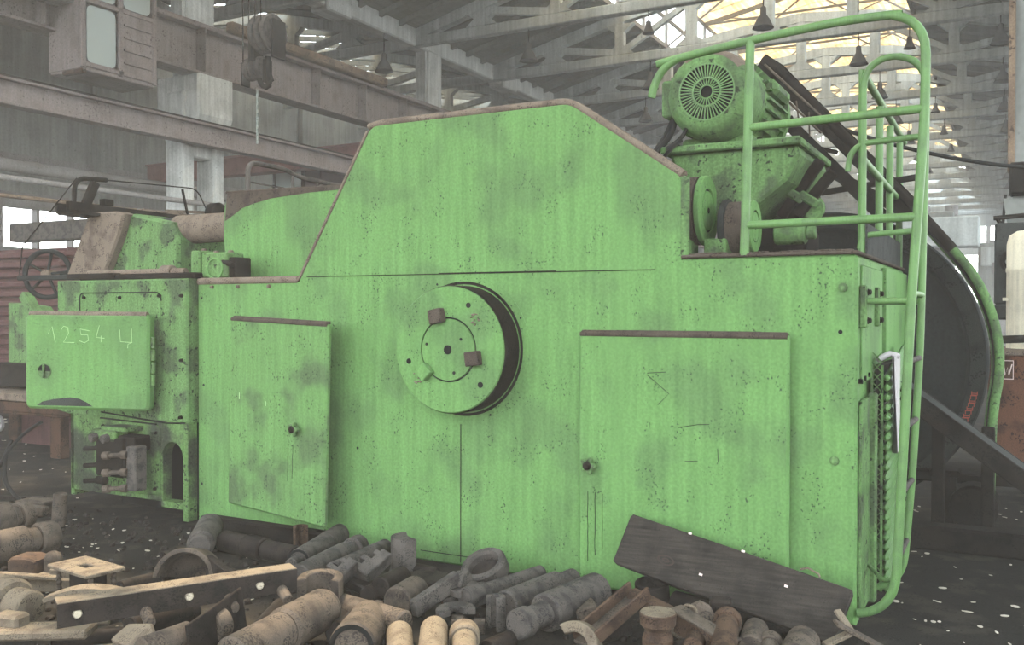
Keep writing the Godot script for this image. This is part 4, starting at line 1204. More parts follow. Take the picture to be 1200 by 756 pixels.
func rear_left() -> void:
	# casting with a dusty sloped face, carrying the ram
	var t := thing("die_head", "dust covered sloping casting above the cabinet, dark green with a brown front edge", "casting", Vector3(-6.7, 1.86, -0.8))
	var s := S()
	prism(s, [Vector2(-7.5, 1.87), Vector2(-6.95, 1.87), Vector2(-6.7, 2.3), Vector2(-6.62, 2.51), Vector2(-6.72, 2.54), Vector2(-7.08, 2.55), Vector2(-7.14, 2.5)], 0.16, Transform3D(Basis(), Vector3(0, 0, -0.72)), 0.02)
	part("sloped_edge", s, M.dust, t)
	s = S()
	prism(s, [Vector2(-7.4, 1.87), Vector2(-6.02, 1.87), Vector2(-6.0, 2.25), Vector2(-6.1, 2.42), Vector2(-6.6, 2.52), Vector2(-7.1, 2.5)], 0.85, Transform3D(Basis(), Vector3(0, 0, -1.5)), 0.03)
	part("head_body", s, M.green_old, t)
	s = S(); bx(s, Vector3(-5.75, 1.885, -0.4), Vector3(1.4, 0.05, 0.9), 0.01); part("oily_bed", s, M.dark, t)
	var r := thing("ram_cylinder", "thick dusty brown ram cylinder between the casting and the housing", "cylinder", Vector3(-5.8, 2.36, -0.8))
	s = S()
	cyl(s, Vector3(-6.2, 2.365, -0.85), Vector3(-5.2, 2.365, -0.85), 0.135, -1, 36)
	part("barrel", s, M.dust, r)
	s = S(); cyl(s, Vector3(-6.45, 2.36, -0.85), Vector3(-6.15, 2.36, -0.85), 0.128, -1, 36); part("dark_collar", s, M.wheel, r)
	s = S(); cyl(s, Vector3(-6.06, 2.365, -0.85), Vector3(-6.0, 2.365, -0.85), 0.139, -1, 36, 0.003); cyl(s, Vector3(-5.96, 2.365, -0.85), Vector3(-5.94, 2.365, -0.85), 0.1375, -1, 36, 0.001); part("ring", s, M.dust, r)
	# slide rod and bearing blocks
	var b := thing("slide_rod", "grimy slide rod lying along the cabinet top", "rod", Vector3(-6.1, 1.93, -0.1))
	s = S(); cyl(s, Vector3(-6.45, 1.92, -0.05), Vector3(-5.25, 1.92, -0.05), 0.033, -1, 14, 0.005); part("rod", s, M.dust, b)
	s = S(); cyl(s, Vector3(-5.52, 1.92, -0.05), Vector3(-5.4, 1.92, -0.05), 0.06, -1, 16, 0.01); part("collar", s, M.dust, b)
	s = S(); bar(s, Vector3(-6.6, 1.9, 0.02), Vector3(-6.0, 1.9, 0.02), 0.08, 0.04); part("bed_strip", s, M.dark, b)
	var bb := thing("bearing_block", "small green bearing block with bolts at the step of the press front", "bearing", Vector3(-5.0, 1.86, -0.1))
	s = S(); bx(s, Vector3(-5.12, 1.98, -0.12), Vector3(0.1, 0.22, 0.2), 0.012); bx(s, Vector3(-4.93, 1.97, -0.14), Vector3(0.28, 0.2, 0.2), 0.012); part("body", s, M.green_old, bb)
	s = S(); lathe(s, [[0.09, 0.0], [0.09, 0.012], [0.075, 0.012], [0.075, -0.01]], along(Vector3(-4.91, 1.94, -0.04), Vector3(-4.91, 1.94, 1)), 24); part("bore_ring", s, M.green, bb)
	for p in [Vector3(-5.12, 2.09, -0.12), Vector3(-5.0, 2.07, -0.14), Vector3(-4.84, 2.07, -0.14)]: bolt(p, Vector3.UP, 0.022, M.dust, bb)
	s = S(); bx(s, Vector3(-4.76, 1.95, -0.16), Vector3(0.08, 0.16, 0.18), 0.01); cyl(s, Vector3(-4.84, 2.0, -0.06), Vector3(-4.72, 1.96, -0.04), 0.022, -1, 10); part("dark_fitting", s, M.dark, bb)
	# trough frame over the casting
	var f := thing("trough_frame", "dark steel trough beam with bent tube frame over the casting", "frame", Vector3(-7.2, 2.5, -1.3))
	s = S()
	bar(s, Vector3(-7.1, 2.58, -0.32), Vector3(-7.1, 2.56, -2.4), 0.05, 0.1); bar(s, Vector3(-7.1, 2.52, -0.32), Vector3(-7.1, 2.5, -2.4), 0.3, 0.03); bar(s, Vector3(-7.26, 2.57, -0.32), Vector3(-7.26, 2.55, -2.4), 0.03, 0.1)
	part("trough", s, M.dark, f)
	s = S(); bar(s, Vector3(-7.15, 2.63, -1.2), Vector3(-7.15, 2.63, -2.0), 0.1, 0.03); part("loose_strip", s, M.dust, f)
	s = S(); bar(s, Vector3(-7.12, 2.65, -1.5), Vector3(-7.2, 2.7, -2.2), 0.04, 0.03); part("loose_strip", s, M.dust, f)
	s = S(); bx(s, Vector3(-7.1, 2.66, -0.75), Vector3(0.08, 0.06, 0.1)); part("clip", s, M.dark, f)
	s = S(); tube(s, bend([Vector3(-7.1, 2.55, -0.38), Vector3(-7.1, 2.86, -0.4), Vector3(-7.1, 2.88, -0.75)], 0.12), 0.022, 8); part("bent_tube", s, M.dark, f)
	s = S(); tube(s, bend([Vector3(-7.1, 2.88, -0.75), Vector3(-7.1, 2.93, -1.9), Vector3(-7.1, 2.62, -2.1)], 0.1), 0.007, 6); tube(s, [Vector3(-7.1, 2.86, -0.42), Vector3(-7.45, 2.2, -0.1), Vector3(-7.5, 1.93, -0.1)], 0.006, 6); part("wire", s, M.dark, f)
	s = S(); bar(s, Vector3(-7.1, 2.58, -0.5), Vector3(-7.1, 2.84, -0.62), 0.05, 0.08); bar(s, Vector3(-7.1, 2.6, -1.78), Vector3(-7.1, 2.9, -1.7), 0.02, 0.02); part("brace", s, M.dark, f)
	s = S(); cyl(s, Vector3(-7.0, 2.68, -2.15), Vector3(-7.14, 2.68, -2.15), 0.12, -1, 20, 0.02); cyl(s, Vector3(-6.96, 2.66, -2.2), Vector3(-7.0, 2.66, -2.2), 0.05, -1, 12); part("end_roller", s, M.dark, f)
	# handwheel
	var w := thing("handwheel", "dark spoked handwheel at the left end behind the cabinet", "handwheel", Vector3(-7.8, 1.97, -0.6))
	var c := Vector3(-7.82, 1.965, -0.62)
	var n := Vector3(0.42, 0.02, 0.9).normalized()
	var rim := []
	var u := n.cross(Vector3.UP).normalized()
	var v := u.cross(n)
	for i in 33: rim.append(c + (u * cos(TAU * i / 32.0) + v * sin(TAU * i / 32.0)) * 0.235)
	s = S(); tube(s, rim, 0.026, 10); part("rim", s, M.wheel, w)
	for i in 5:
		s = S(); var e := c + (u * cos(TAU * i / 5.0 + 0.5) + v * sin(TAU * i / 5.0 + 0.5)) * 0.225
		bar(s, c, e, 0.022, 0.035, n, 0.006); part("spoke", s, M.wheel, w)
	s = S(); cyl(s, c - n * 0.25, c + n * 0.06, 0.045, -1, 16, 0.008); part("hub", s, M.dust, w)
	s = S(); bar(s, c - n * 0.2, Vector3(-7.2, 1.95, -0.9), 0.08, 0.08); part("bracket", s, M.wheel, w)
	s = S(); bar(s, Vector3(-7.95, 1.92, -0.4), Vector3(-6.7, 1.91, -0.3), 0.05, 0.05, Vector3.UP, 0.01)
	tag(part("lever_bar", s, M.wheel, self), "dark square bar sticking out left past the handwheel", "bar")
	# handrail behind the housing
	var h := thing("rear_handrail", "thin pale tubular handrail rising behind the housing left of the hood", "railing", Vector3(-5.1, 2.6, -1.0))
	s = S(); tube(s, bend([Vector3(-5.0, 2.58, -0.5), Vector3(-5.0, 2.87, -0.5), Vector3(-5.0, 2.87, -0.95), Vector3(-5.0, 2.82, -1.15), Vector3(-5.0, 2.8, -2.2)], 0.1), 0.022, 8); part("top_rail", s, M.forge_grey, h)
	for z in [-1.06, -1.4, -1.75]: s = S(); tube(s, [Vector3(-5.0, 2.45, z), Vector3(-5.0, 2.82, z)], 0.014, 8); part("post", s, M.forge_grey, h)
	s = S(); tube(s, [Vector3(-5.0, 2.7, -0.5), Vector3(-5.0, 2.69, -2.2)], 0.008, 6); part("wire", s, M.forge_grey, h)

func single(n: String, s: SurfaceTool, m: Material, label: String, category: String, group := "") -> MeshInstance3D:
	var o := part(numbered(n), s, m, self)
	tag(o, label, category, group)
	return o

func surroundings() -> void:
	var s := S()
	# ---- right of the flywheel
	var ch := thing("sloping_channel", "grey steel channel sloping down to the right behind the ladder", "channel", Vector3(0.5, 0.7, -1.2))
	s = S(); bar(s, Vector3(0.1, 1.13, -1.35), Vector3(1.6, 0.02, -1.35), 0.34, 0.025); part("web", s, M.wheel_rim, ch)
	for z in [-1.19, -1.51]:
		s = S(); bar(s, Vector3(0.1, 1.075, z), Vector3(1.6, -0.035, z), 0.03, 0.12, Vector3.UP, 0.005); part("flange", s, M.dark, ch)
	var fb := thing("base_frame", "low black steel base frame under the flywheel", "frame", Vector3(0.3, FLOOR, -2.3))
	s = S(); bx(s, Vector3(0.75, FLOOR + 0.09, -2.1), Vector3(1.6, 0.18, 0.2), 0.02); part("front_sill", s, M.dark, fb)
	s = S(); bx(s, Vector3(0.75, 0.3, -2.9), Vector3(1.8, 0.08, 0.6), 0.01); part("cross_plate", s, M.dark, fb)
	for q in [[0.27, -2.2, 1.0], [0.6, -2.3, 0.9]]:
		s = S(); bx(s, Vector3(q[0], FLOOR + q[2] / 2, q[1]), Vector3(0.09, q[2], 0.09), 0.01); part("post", s, M.dark, fb)
	s = S(); cyl(s, Vector3(0.5, 0.12, -2.75), Vector3(0.5, 0.12, -2.35), 0.17, -1, 24, 0.02)
	single("drum", s, M.dark, "black round drum lying in the dark under the flywheel", "drum")
	s = S(); bx(s, Vector3(0.3, FLOOR + 0.25, -2.5), Vector3(0.16, 0.5, 0.16), 0.02); bx(s, Vector3(0.3, 0.36, -2.5), Vector3(0.22, 0.05, 0.22), 0.015)
	single("anchor_block", s, M.dark, "dark stub post with a dusty cap beside the black drum", "post")
	var cb := thing("brown_cabinet", "rusty brown steel cabinet with white sign at the right edge", "cabinet", Vector3(1.2, FLOOR, -4.5))
	s = S(); bx(s, Vector3(1.35, 0.62, -4.5), Vector3(1.6, 1.2, 0.9), 0.03); part("case", s, M.rust_brown, cb)
	s = S(); bx(s, Vector3(1.35, 1.235, -4.5), Vector3(1.64, 0.05, 0.94), 0.01); part("dusty_top", s, M.dust, cb)
	s = S(); bx(s, Vector3(0.71, 1.08, -4.045), Vector3(0.1, 0.17, 0.008), 0.002); var sg := part("sign_plate", s, M.brown, cb)
	s = S()
	for q in [[-0.045, 0, 0.006, 0.17], [0.045, 0, 0.006, 0.17], [0, 0.082, 0.096, 0.006], [0, -0.082, 0.096, 0.006]]: bx(s, Vector3(0.71 + q[0], 1.08 + q[1], -4.04), Vector3(q[2], q[3], 0.006))
	tube(s, [Vector3(0.68, 1.12, -4.038), Vector3(0.69, 1.03, -4.038), Vector3(0.71, 1.1, -4.038), Vector3(0.72, 1.03, -4.038), Vector3(0.745, 1.13, -4.038)], 0.005, 5)
	part("painted_mark", s, M.white_paint, sg)
	var tk := thing("pale_tank", "pale cream upright tank with rounded shoulder at the right edge", "tank", Vector3(0.95, 1.25, -4.6))
	s = S(); lathe(s, [[0.0, 1.1], [0.22, 1.1], [0.28, 1.06], [0.3, 0.98], [0.3, 0.76], [0.306, 0.75], [0.306, 0.72], [0.3, 0.71], [0.3, 0.0]], Transform3D(Basis(), Vector3(0.99, 1.26, -4.6)), 36, true); part("shell", s, M.tank, tk)
	s = S(); cyl(s, Vector3(0.99, 2.3, -4.6), Vector3(0.99, 2.5, -4.6), 0.03, -1, 10); part("filler_pipe", s, M.dark, tk)
	s = S(); bar(s, Vector3(0.66, 1.25, -4.5), Vector3(0.66, 1.75, -4.5), 0.04, 0.04); bar(s, Vector3(0.66, 1.72, -4.5), Vector3(0.75, 1.72, -4.5), 0.03, 0.03); part("bracket", s, M.tank, tk)
	s = S(); cyl(s, Vector3(0.62, 1.35, -4.0), Vector3(1.6, 1.4, -4.0), 0.035, -1, 12)
	single("pipe", s, M.dark, "dark horizontal pipe running past the foot of the pale tank", "pipe")
	var gb := thing("grey_panel_box", "dark grey box with a round lamp face behind the pale tank", "box", Vector3(0.75, 1.8, -5.6))
	s = S(); bx(s, Vector3(0.82, 2.1, -5.7), Vector3(0.5, 0.85, 0.4), 0.02); part("case", s, M.wheel_rim, gb)
	s = S(); lathe(s, [[0.13, 0], [0.13, 0.04], [0.105, 0.05], [0.1, 0.02], [0, 0.01]], along(Vector3(0.75, 2.12, -5.5), Vector3(0.75, 2.12, -5)), 28); var lr := part("lamp_rim", s, M.dark, gb)
	s = S(); sphere(s, Vector3(0.75, 2.12, -5.48), 0.08, 0.6); part("lamp_lens", s, M.zinc, lr)
	s = S(); bx(s, Vector3(0.72, 1.6, -5.6), Vector3(0.3, 0.16, 0.3), 0.02); part("foot", s, M.wheel, gb)
	var up := thing("edge_upright", "weathered white upright with rust streaked edge at the right border", "post", Vector3(1.0, FLOOR, -6.4))
	s = S(); bx(s, Vector3(0.98, 4.4, -6.4), Vector3(0.5, 5.2, 0.3), 0.02); part("casing", s, M.wall, up)
	s = S(); bx(s, Vector3(0.715, 4.6, -6.3), Vector3(0.07, 2.9, 0.2), 0.01); part("rusty_edge", s, M.tan, up)
	s = S(); bx(s, Vector3(0.95, 3.05, -6.2), Vector3(0.5, 0.35, 0.3), 0.02); part("dark_bracket", s, M.dark, up)
	s = S(); bar(s, Vector3(0.66, 2.9, -6.3), Vector3(0.6, 2.0, -6.3), 0.1, 0.03); part("chain_strip", s, M.dark, up)
	s = S(); prism(s, [Vector2(0.64, 2.85), Vector2(0.95, 2.85), Vector2(0.95, 1.95), Vector2(0.6, 2.2), Vector2(0.7, 2.45)], 0.06, Transform3D(Basis(), Vector3(0, 0, -6.25))); part("gusset", s, M.wall, up)
	s = S(); tube(s, [Vector3(0.55, 2.62, -6.0), Vector3(1.2, 2.66, -6.0)], 0.025, 8); tube(s, bend([Vector3(0.58, 2.62, -6.0), Vector3(0.78, 2.3, -6.0), Vector3(0.75, 2.0, -6.0)], 0.1), 0.02, 8); tube(s, bend([Vector3(0.9, 2.62, -6.0), Vector3(0.85, 2.35, -6.0), Vector3(0.72, 2.25, -6.0)], 0.1), 0.02, 8); part("bent_pipe", s, M.dark, up)
	s = S(); tube(s, sag(Vector3(-0.6, 3.15, -2.6), Vector3(2.2, 2.9, -4.2), 0.22, 20), 0.017, 6)
	single("overhead_cable", s, M.rubber, "black cable slung across behind the ladder to the right edge", "cable")
	# far side machinery beyond the press, seen under the trusses
	var rr := RandomNumberGenerator.new(); rr.seed = 21
	for i in [1, 2, 3, 6]:
		var x: float = [-9.0, -5.5, -2.0, 1.0, -14.0, -11.5, -0.5][i]
		var z: float = [-34.0, -40.0, -30.0, -44.0, -26.0, -48.0, -62.0][i]
		var h: float = [3.2, 4.2, 5.0, 3.6, 3.4, 5.0, 6.0][i]
		var m := thing("distant_machine", ["pale machine frame far down the hall behind the motor", "tall grey machine far down the hall behind the belt guard", "grey stepped machine behind the side rail posts", "low grey machine far behind the ladder top", "grey machine far behind the hood slope", "tall pale machine farthest behind the motor", "tall grey tower at the far end behind the ladder"][i], "machine", Vector3(x, FLOOR, z), "machines far down the hall")
		s = S(); bx(s, Vector3(x, h / 2, z), Vector3(1.8, h, 1.6), 0.05); part("column", s, M.wall, m)
		s = S(); bx(s, Vector3(x + 0.5, h * 0.85, z + 0.9), Vector3(2.4, h * 0.2, 1.0), 0.05); part("head", s, M.truss, m)
		s = S(); bx(s, Vector3(x + 0.3, 0.6, z + 0.8), Vector3(2.6, 1.3, 1.8), 0.05); part("table", s, M.steel, m)
		for k in 3:
			s = S(); cyl(s, Vector3(x - 1.0 + k * 0.9, h * 0.95, z), Vector3(x - 1.0 + k * 0.9, h * 0.95 + 0.5, z), 0.15 + rr.randf() * 0.1, -1, 12); part("cap", s, M.steel, m)
	# ---- left side
	var pile := thing("maroon_sheet_pile", "stack of maroon ribbed steel sections at the left edge behind the handwheel", "steel stack", Vector3(-13.3, FLOOR, -4.4))
	for i in 13:
		s = S(); var y := 0.62 + i * 0.155
		bx(s, Vector3(-13.4 - (i % 3) * 0.06, y, -4.4), Vector3(2.6, 0.09, 0.9), 0.02); bx(s, Vector3(-13.4, y + 0.07, -4.42), Vector3(2.4, 0.06, 0.7)); part("section", s, M.maroon, pile)
	s = S(); bx(s, Vector3(-13.4, 0.24, -4.4), Vector3(2.6, 0.78, 0.86), 0.03); part("base", s, M.dark, pile)
	s = S(); bx(s, Vector3(-13.4, 1.6, -4.5), Vector3(2.3, 2.0, 0.5), 0.02); part("core", s, M.dark, pile)
	var gc := thing("green_crossbeam", "faded green beam with dusty top under the left window", "beam", Vector3(-17.0, 3.2, -8.0))
	s = S(); bx(s, Vector3(-17.2, 3.35, -8.0), Vector3(4.2, 0.42, 0.4), 0.03); part("beam", s, M.forge_grey, gc)
	s = S(); bx(s, Vector3(-15.5, 3.3, -7.7), Vector3(0.7, 0.6, 0.3), 0.04); part("end_block", s, M.green_old, gc)
	s = S(); bar(s, Vector3(-10.2, 1.8, -2.0), Vector3(-9.1, 0.66, -1.9), 0.14, 0.12, Vector3.UP, 0.015)
	single("green_strut", s, M.green_old, "faded green slanting strut at the left edge", "strut")
	s = S(); prism(s, [Vector2(-10.7, 0.9), Vector2(-9.35, 0.9), Vector2(-9.5, 1.0), Vector2(-10.25, 1.65), Vector2(-10.7, 1.7)], 0.3, Transform3D(Basis(), Vector3(0, 0, -2.4)), 0.01)
	single("green_side_plate", s, M.green_old, "dull green plate behind the slanting strut at the left edge", "plate")
	s = S(); bx(s, Vector3(-10.2, 0.78, -2.1), Vector3(1.2, 0.3, 0.4), 0.02)
	single("dark_box", s, M.dark, "dark box on the bench under the green strut", "box")
	var bn := thing("steel_bench", "brown steel bench with a dusty top, left of the chalked cover", "bench", Vector3(-10.5, FLOOR, -2.2))
	s = S(); bx(s, Vector3(-10.0, 0.56, -2.0), Vector3(2.4, 0.09, 0.9), 0.01); part("top", s, M.dust, bn)
	s = S(); bx(s, Vector3(-10.0, 0.44, -1.62), Vector3(2.4, 0.12, 0.06), 0.008); bx(s, Vector3(-10.0, 0.37, -1.7), Vector3(2.2, 0.04, 0.2), 0.008); part("apron", s, M.brown, bn)
	for x in [-9.2, -10.9]:
		s = S(); bx(s, Vector3(x, 0.15, -1.75), Vector3(0.2, 0.6, 0.12), 0.01); part("leg", s, M.brown, bn)
		s = S(); bx(s, Vector3(x, 0.15, -2.35), Vector3(0.2, 0.6, 0.12), 0.01); part("leg", s, M.brown, bn)
	s = S(); bx(s, Vector3(-10.0, 0.1, -2.4), Vector3(1.9, 0.5, 0.1)); part("back_panel", s, M.maroon, bn)
	s = S(); lathe(s, [[0.1, -0.02], [0.1, 0.02], [0.07, 0.02], [0.07, -0.02]], along(Vector3(-10.15, 0.22, -1.6), Vector3(-10.15, 0.22, -1.5)), 20)
	single("ring_fitting", s, M.steel, "grey ring hanging at the front of the brown bench", "ring")
	s = S(); tube(s, bend([Vector3(-6.9, 0.6, 0.1), Vector3(-7.25, 0.42, 0.15), Vector3(-7.2, 0.2, 0.3), Vector3(-6.85, -0.05, 0.4), Vector3(-6.5, -0.13, 0.35)], 0.3), 0.016, 8)
	single("hose", s, M.rubber, "black hose curving down from the chalked cover to the floor", "hose")
	s = S(); cyl(s, Vector3(-6.05, FLOOR, 0.55), Vector3(-6.02, 0.12, 0.55), 0.055, -1, 16, 0.008)
	single("peg", s, M.forge, "short upright steel peg at the cabinet's left foot", "peg")
	var sf := thing("scrap_frame", "bent angle iron frame lying left of the cabinet foot", "frame", Vector3(-6.6, FLOOR, 0.7))
	s = S(); bar(s, Vector3(-7.3, 0.02, 0.85), Vector3(-6.1, 0.0, 0.62), 0.08, 0.03, Vector3.UP, 0.005); part("top_bar", s, M.forge, sf)
	s = S(); bar(s, Vector3(-7.3, 0.02, 0.85), Vector3(-7.6, -0.02, 1.3), 0.08, 0.03, Vector3.UP, 0.005); part("return_bar", s, M.forge, sf)
	for q in [Vector3(-7.28, -0.07, 0.85), Vector3(-6.3, -0.07, 0.64), Vector3(-6.7, -0.07, 0.72)]: s = S(); bx(s, q, Vector3(0.04, 0.18, 0.04)); part("leg", s, M.forge_dark, sf)
	var labs := ["flat rusty offcut plate in the rubble left of the cabinet", "long thin bar lying in the rubble left of the cabinet", "dark channel offcut beside the scrap frame", "short bent strip in front of the scrap frame", "dark block offcut behind the scrap frame", "thin rod lying across the sandy floor at left"]
	for i in 6:
		s = S()
		var q: Array = [[Vector3(-7.1, -0.12, 0.55), 0.5, 0.2, 0.04], [Vector3(-7.4, -0.11, 0.2), 0.9, 0.06, 0.04], [Vector3(-6.9, -0.1, 1.05), 0.4, 0.14, 0.09], [Vector3(-6.4, -0.11, 0.95), 0.35, 0.06, 0.05], [Vector3(-6.6, -0.08, 0.35), 0.3, 0.2, 0.12], [Vector3(-7.9, -0.13, 0.1), 1.1, 0.03, 0.03]][i]
		bx(s, q[0], Vector3(q[1], q[3], q[2]), 0.008, Basis(Vector3.UP, rr.randf_range(-0.7, 0.7)))
		single("steel_offcut", s, M.forge_dark if i % 2 else M.forge, labs[i], "offcut", "offcuts left of the cabinet")
	# loose litter too small to count
	var mm := MultiMesh.new()
	mm.transform_format = MultiMesh.TRANSFORM_3D
	s = S(); lathe(s, [[0, -0.003], [0.012, -0.002], [0.014, 0.002], [0, 0.004]], Transform3D(Basis().scaled(Vector3(1.9, 1, 1)), Vector3.ZERO), 7); mm.mesh = s.commit()
	mm.instance_count = 620
	for i in 620:
		var p := Vector3(rr.randf_range(-0.3, 2.6), FLOOR + 0.006, rr.randf_range(-4.0, 1.2))
		if i > 260: p = Vector3(rr.randf_range(-7.5, -3.0), FLOOR + 0.006, rr.randf_range(0.2, 2.2))
		if i > 430: p = Vector3(rr.randf_range(-14.0, -6.5), FLOOR + 0.006, rr.randf_range(-4.0, 1.0))
		var k := rr.randf_range(0.25, 1.0)
		mm.set_instance_transform(i, Transform3D(Basis.from_euler(Vector3(rr.randf_range(-0.3, 0.3), rr.randf() * TAU, 0)).scaled(Vector3(k * rr.randf_range(0.7, 1.5), 1, k)), p))
	var li := MultiMeshInstance3D.new(); li.name = "floor_litter"; li.multimesh = mm; li.material_override = M.chip
	add_child(li); li.set_meta("kind", "stuff"); tag(li, "pale paper and metal chips scattered over the dirty floor", "litter")
	var g2 := MultiMesh.new()
	g2.transform_format = MultiMesh.TRANSFORM_3D
	s = S(); lathe(s, [[0, -0.02], [0.02, -0.01], [0.024, 0.004], [0.012, 0.018], [0, 0.02]], Transform3D(), 6); g2.mesh = s.commit()
	g2.instance_count = 1500
	for i in 1500:
		var p := Vector3(rr.randf_range(-5.4, 0.6), FLOOR + 0.004, rr.randf_range(0.15, 2.8))
		if i > 900: p = Vector3(rr.randf_range(-9.0, -5.0), FLOOR + 0.004, rr.randf_range(0.0, 2.4))
		var k := rr.randf_range(0.3, 1.3) 
		g2.set_instance_transform(i, Transform3D(Basis.from_euler(Vector3(rr.randf() * TAU, rr.randf() * TAU, 0)).scaled(Vector3.ONE * k), p))
	var gi := MultiMeshInstance3D.new(); gi.name = "grit"; gi.multimesh = g2; gi.material_override = M.forge_dark
	add_child(gi); gi.set_meta("kind", "stuff"); tag(gi, "dark metal grit and clinker strewn on the floor around the forgings", "grit")

# a turned shaft from a to b; each run is [start, end, radius] along its length
func shaft(n: String, label: String, cat: String, a: Vector3, b: Vector3, runs: Array, m: Material, group: String) -> void:
	var t := thing(n, label, cat, Vector3((a.x + b.x) / 2, FLOOR, (a.z + b.z) / 2), group)
	var rmax := 0.0
	for r in runs: rmax = max(rmax, r[2])
	for r in runs:
		var s := S()
		var p := a.lerp(b, r[0])
		var q := a.lerp(b, r[1])
		var l := p.distance_to(q)
		var c: float = min(r[2] * 0.12, l * 0.3)
		lathe(s, [[0, 0], [r[2] - c, 0], [r[2], c], [r[2] * 0.995, l * 0.5], [r[2], l - c], [r[2] - c, l], [0, l]], along(p, q), 30)
		var nm := "barrel"
		if r[2] < rmax * 0.86: nm = "neck"
		elif r[1] - r[0] < 0.3 and runs.size() > 1: nm = "collar"
		part(nm, s, m, t)
	if n == "hollow_shaft":
		var s := S()
		var e := a.lerp(b, 0.0)
		lathe(s, [[rmax * 0.96, -0.012], [rmax * 0.75, -0.012], [rmax * 0.75, 0.003], [0, 0.003]], along(e, b), 24)
		part("bore", s, M.black, t)
	elif n == "pipe":
		var s := S(); lathe(s, [[rmax * 0.8, -0.002], [0, -0.002]], along(a, b), 24); part("bore", s, M.black, t)

func heap() -> void:
	shaft("stepped_shaft", "dusty stepped shaft at the left edge, upper of two lying one behind the other", "shaft", Vector3(-6.220, -0.050, 1.137), Vector3(-6.250, -0.050, 0.674), [[0.00, 0.62, 0.1261], [0.62, 0.78, 0.0814], [0.78, 1.00, 0.1166]], M.forge, "forged shafts in the heap")
	shaft("stepped_shaft", "dusty grooved shaft at the left edge, lower of two lying one behind the other", "shaft", Vector3(-5.440, -0.040, 1.622), Vector3(-5.401, -0.040, 1.048), [[0.00, 0.62, 0.1126], [0.62, 0.76, 0.0853], [0.76, 1.00, 0.1113]], M.forge, "forged shafts in the heap")
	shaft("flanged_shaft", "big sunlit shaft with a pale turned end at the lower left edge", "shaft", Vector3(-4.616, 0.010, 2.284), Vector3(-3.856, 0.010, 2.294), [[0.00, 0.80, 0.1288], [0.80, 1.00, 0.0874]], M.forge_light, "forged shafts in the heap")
	shaft("stepped_shaft", "sunlit shaft with a narrow neck and round collar before the pinned bar", "shaft", Vector3(-2.821, 0.000, 2.456), Vector3(-2.751, 0.020, 1.993), [[0.00, 0.56, 0.0695], [0.56, 0.83, 0.0423], [0.83, 1.00, 0.0775]], M.forge, "forged shafts in the heap")
	shaft("roller", "short fat roller lying end on by the cabinet corner", "shaft", Vector3(-4.256, -0.050, 0.745), Vector3(-4.683, -0.050, 0.231), [[0.00, 0.06, 0.0780], [0.06, 0.94, 0.0974], [0.94, 1.00, 0.0853]], M.forge_grey, "forged shafts in the heap")
	shaft("stepped_shaft", "dark shaft lying along the press foot below the left door", "shaft", Vector3(-4.309, -0.080, 0.468), Vector3(-3.560, -0.080, 0.548), [[0.00, 0.35, 0.0769], [0.35, 0.60, 0.0846], [0.60, 1.00, 0.0710]], M.forge_dark, "forged shafts in the heap")
	shaft("hollow_shaft", "dusty shaft with a dark hollow collar pointing at the pinned bar", "shaft", Vector3(-3.314, -0.020, 0.795), Vector3(-3.631, -0.050, -0.058), [[-0.15, 0.00, 0.0438], [0.00, 0.55, 0.0749], [0.55, 1.00, 0.0772]], M.forge_grey, "forged shafts in the heap")
	shaft("grooved_shaft", "dusty shaft with a grooved neck and end collar, right of the hollow one", "shaft", Vector3(-3.041, -0.010, 1.109), Vector3(-3.265, -0.040, 0.223), [[0.00, 0.72, 0.0736], [0.72, 0.86, 0.0522], [0.86, 1.00, 0.0769]], M.forge_grey, "forged shafts in the heap")
	shaft("billet", "largest sunlit round billet in the front row, below the half collar", "shaft", Vector3(-2.358, 0.020, 2.351), Vector3(-2.453, 0.020, 1.566), [[0.00, 0.50, 0.0970], [0.50, 0.51, 0.0970], [0.51, 0.97, 0.1093], [0.97, 1.00, 0.0998]], M.forge, "forged shafts in the heap")
	shaft("stepped_shaft", "sunlit shaft lying crosswise in front of the toothed jaws", "shaft", Vector3(-2.499, -0.030, 1.395), Vector3(-2.042, -0.050, 1.430), [[0.00, 0.52, 0.0743], [0.52, 0.60, 0.0870], [0.60, 1.00, 0.0769]], M.forge, "forged shafts in the heap")
	shaft("pipe", "grey tube behind the toothed jaws with an open end", "shaft", Vector3(-2.985, -0.030, 0.847), Vector3(-3.075, -0.040, 0.173), [[0.00, 1.00, 0.0565]], M.forge_grey, "forged shafts in the heap")
	shaft("round_bar", "short dark round bar between the jaws and the tall half block", "shaft", Vector3(-2.525, -0.040, 0.990), Vector3(-2.549, -0.040, 0.720), [[0.00, 1.00, 0.0670]], M.forge_dark, "forged shafts in the heap")
	shaft("round_bar", "grey round bar cut square under the leaning flat bar", "shaft", Vector3(-2.304, -0.050, 1.129), Vector3(-2.334, -0.050, 0.887), [[0.00, 1.00, 0.0888]], M.forge, "forged shafts in the heap")
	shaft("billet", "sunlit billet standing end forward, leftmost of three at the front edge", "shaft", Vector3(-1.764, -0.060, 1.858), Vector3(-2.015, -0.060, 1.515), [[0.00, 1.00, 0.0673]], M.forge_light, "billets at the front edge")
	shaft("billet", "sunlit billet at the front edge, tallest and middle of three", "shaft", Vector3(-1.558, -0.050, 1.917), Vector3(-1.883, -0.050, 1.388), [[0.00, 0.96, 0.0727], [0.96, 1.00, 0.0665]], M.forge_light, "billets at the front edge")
	shaft("billet", "sunlit collared billet at the front edge, rightmost of three", "shaft", Vector3(-1.421, -0.050, 1.843), Vector3(-1.706, -0.050, 1.380), [[0.00, 0.80, 0.0612], [0.80, 1.00, 0.0779]], M.forge_light, "billets at the front edge")
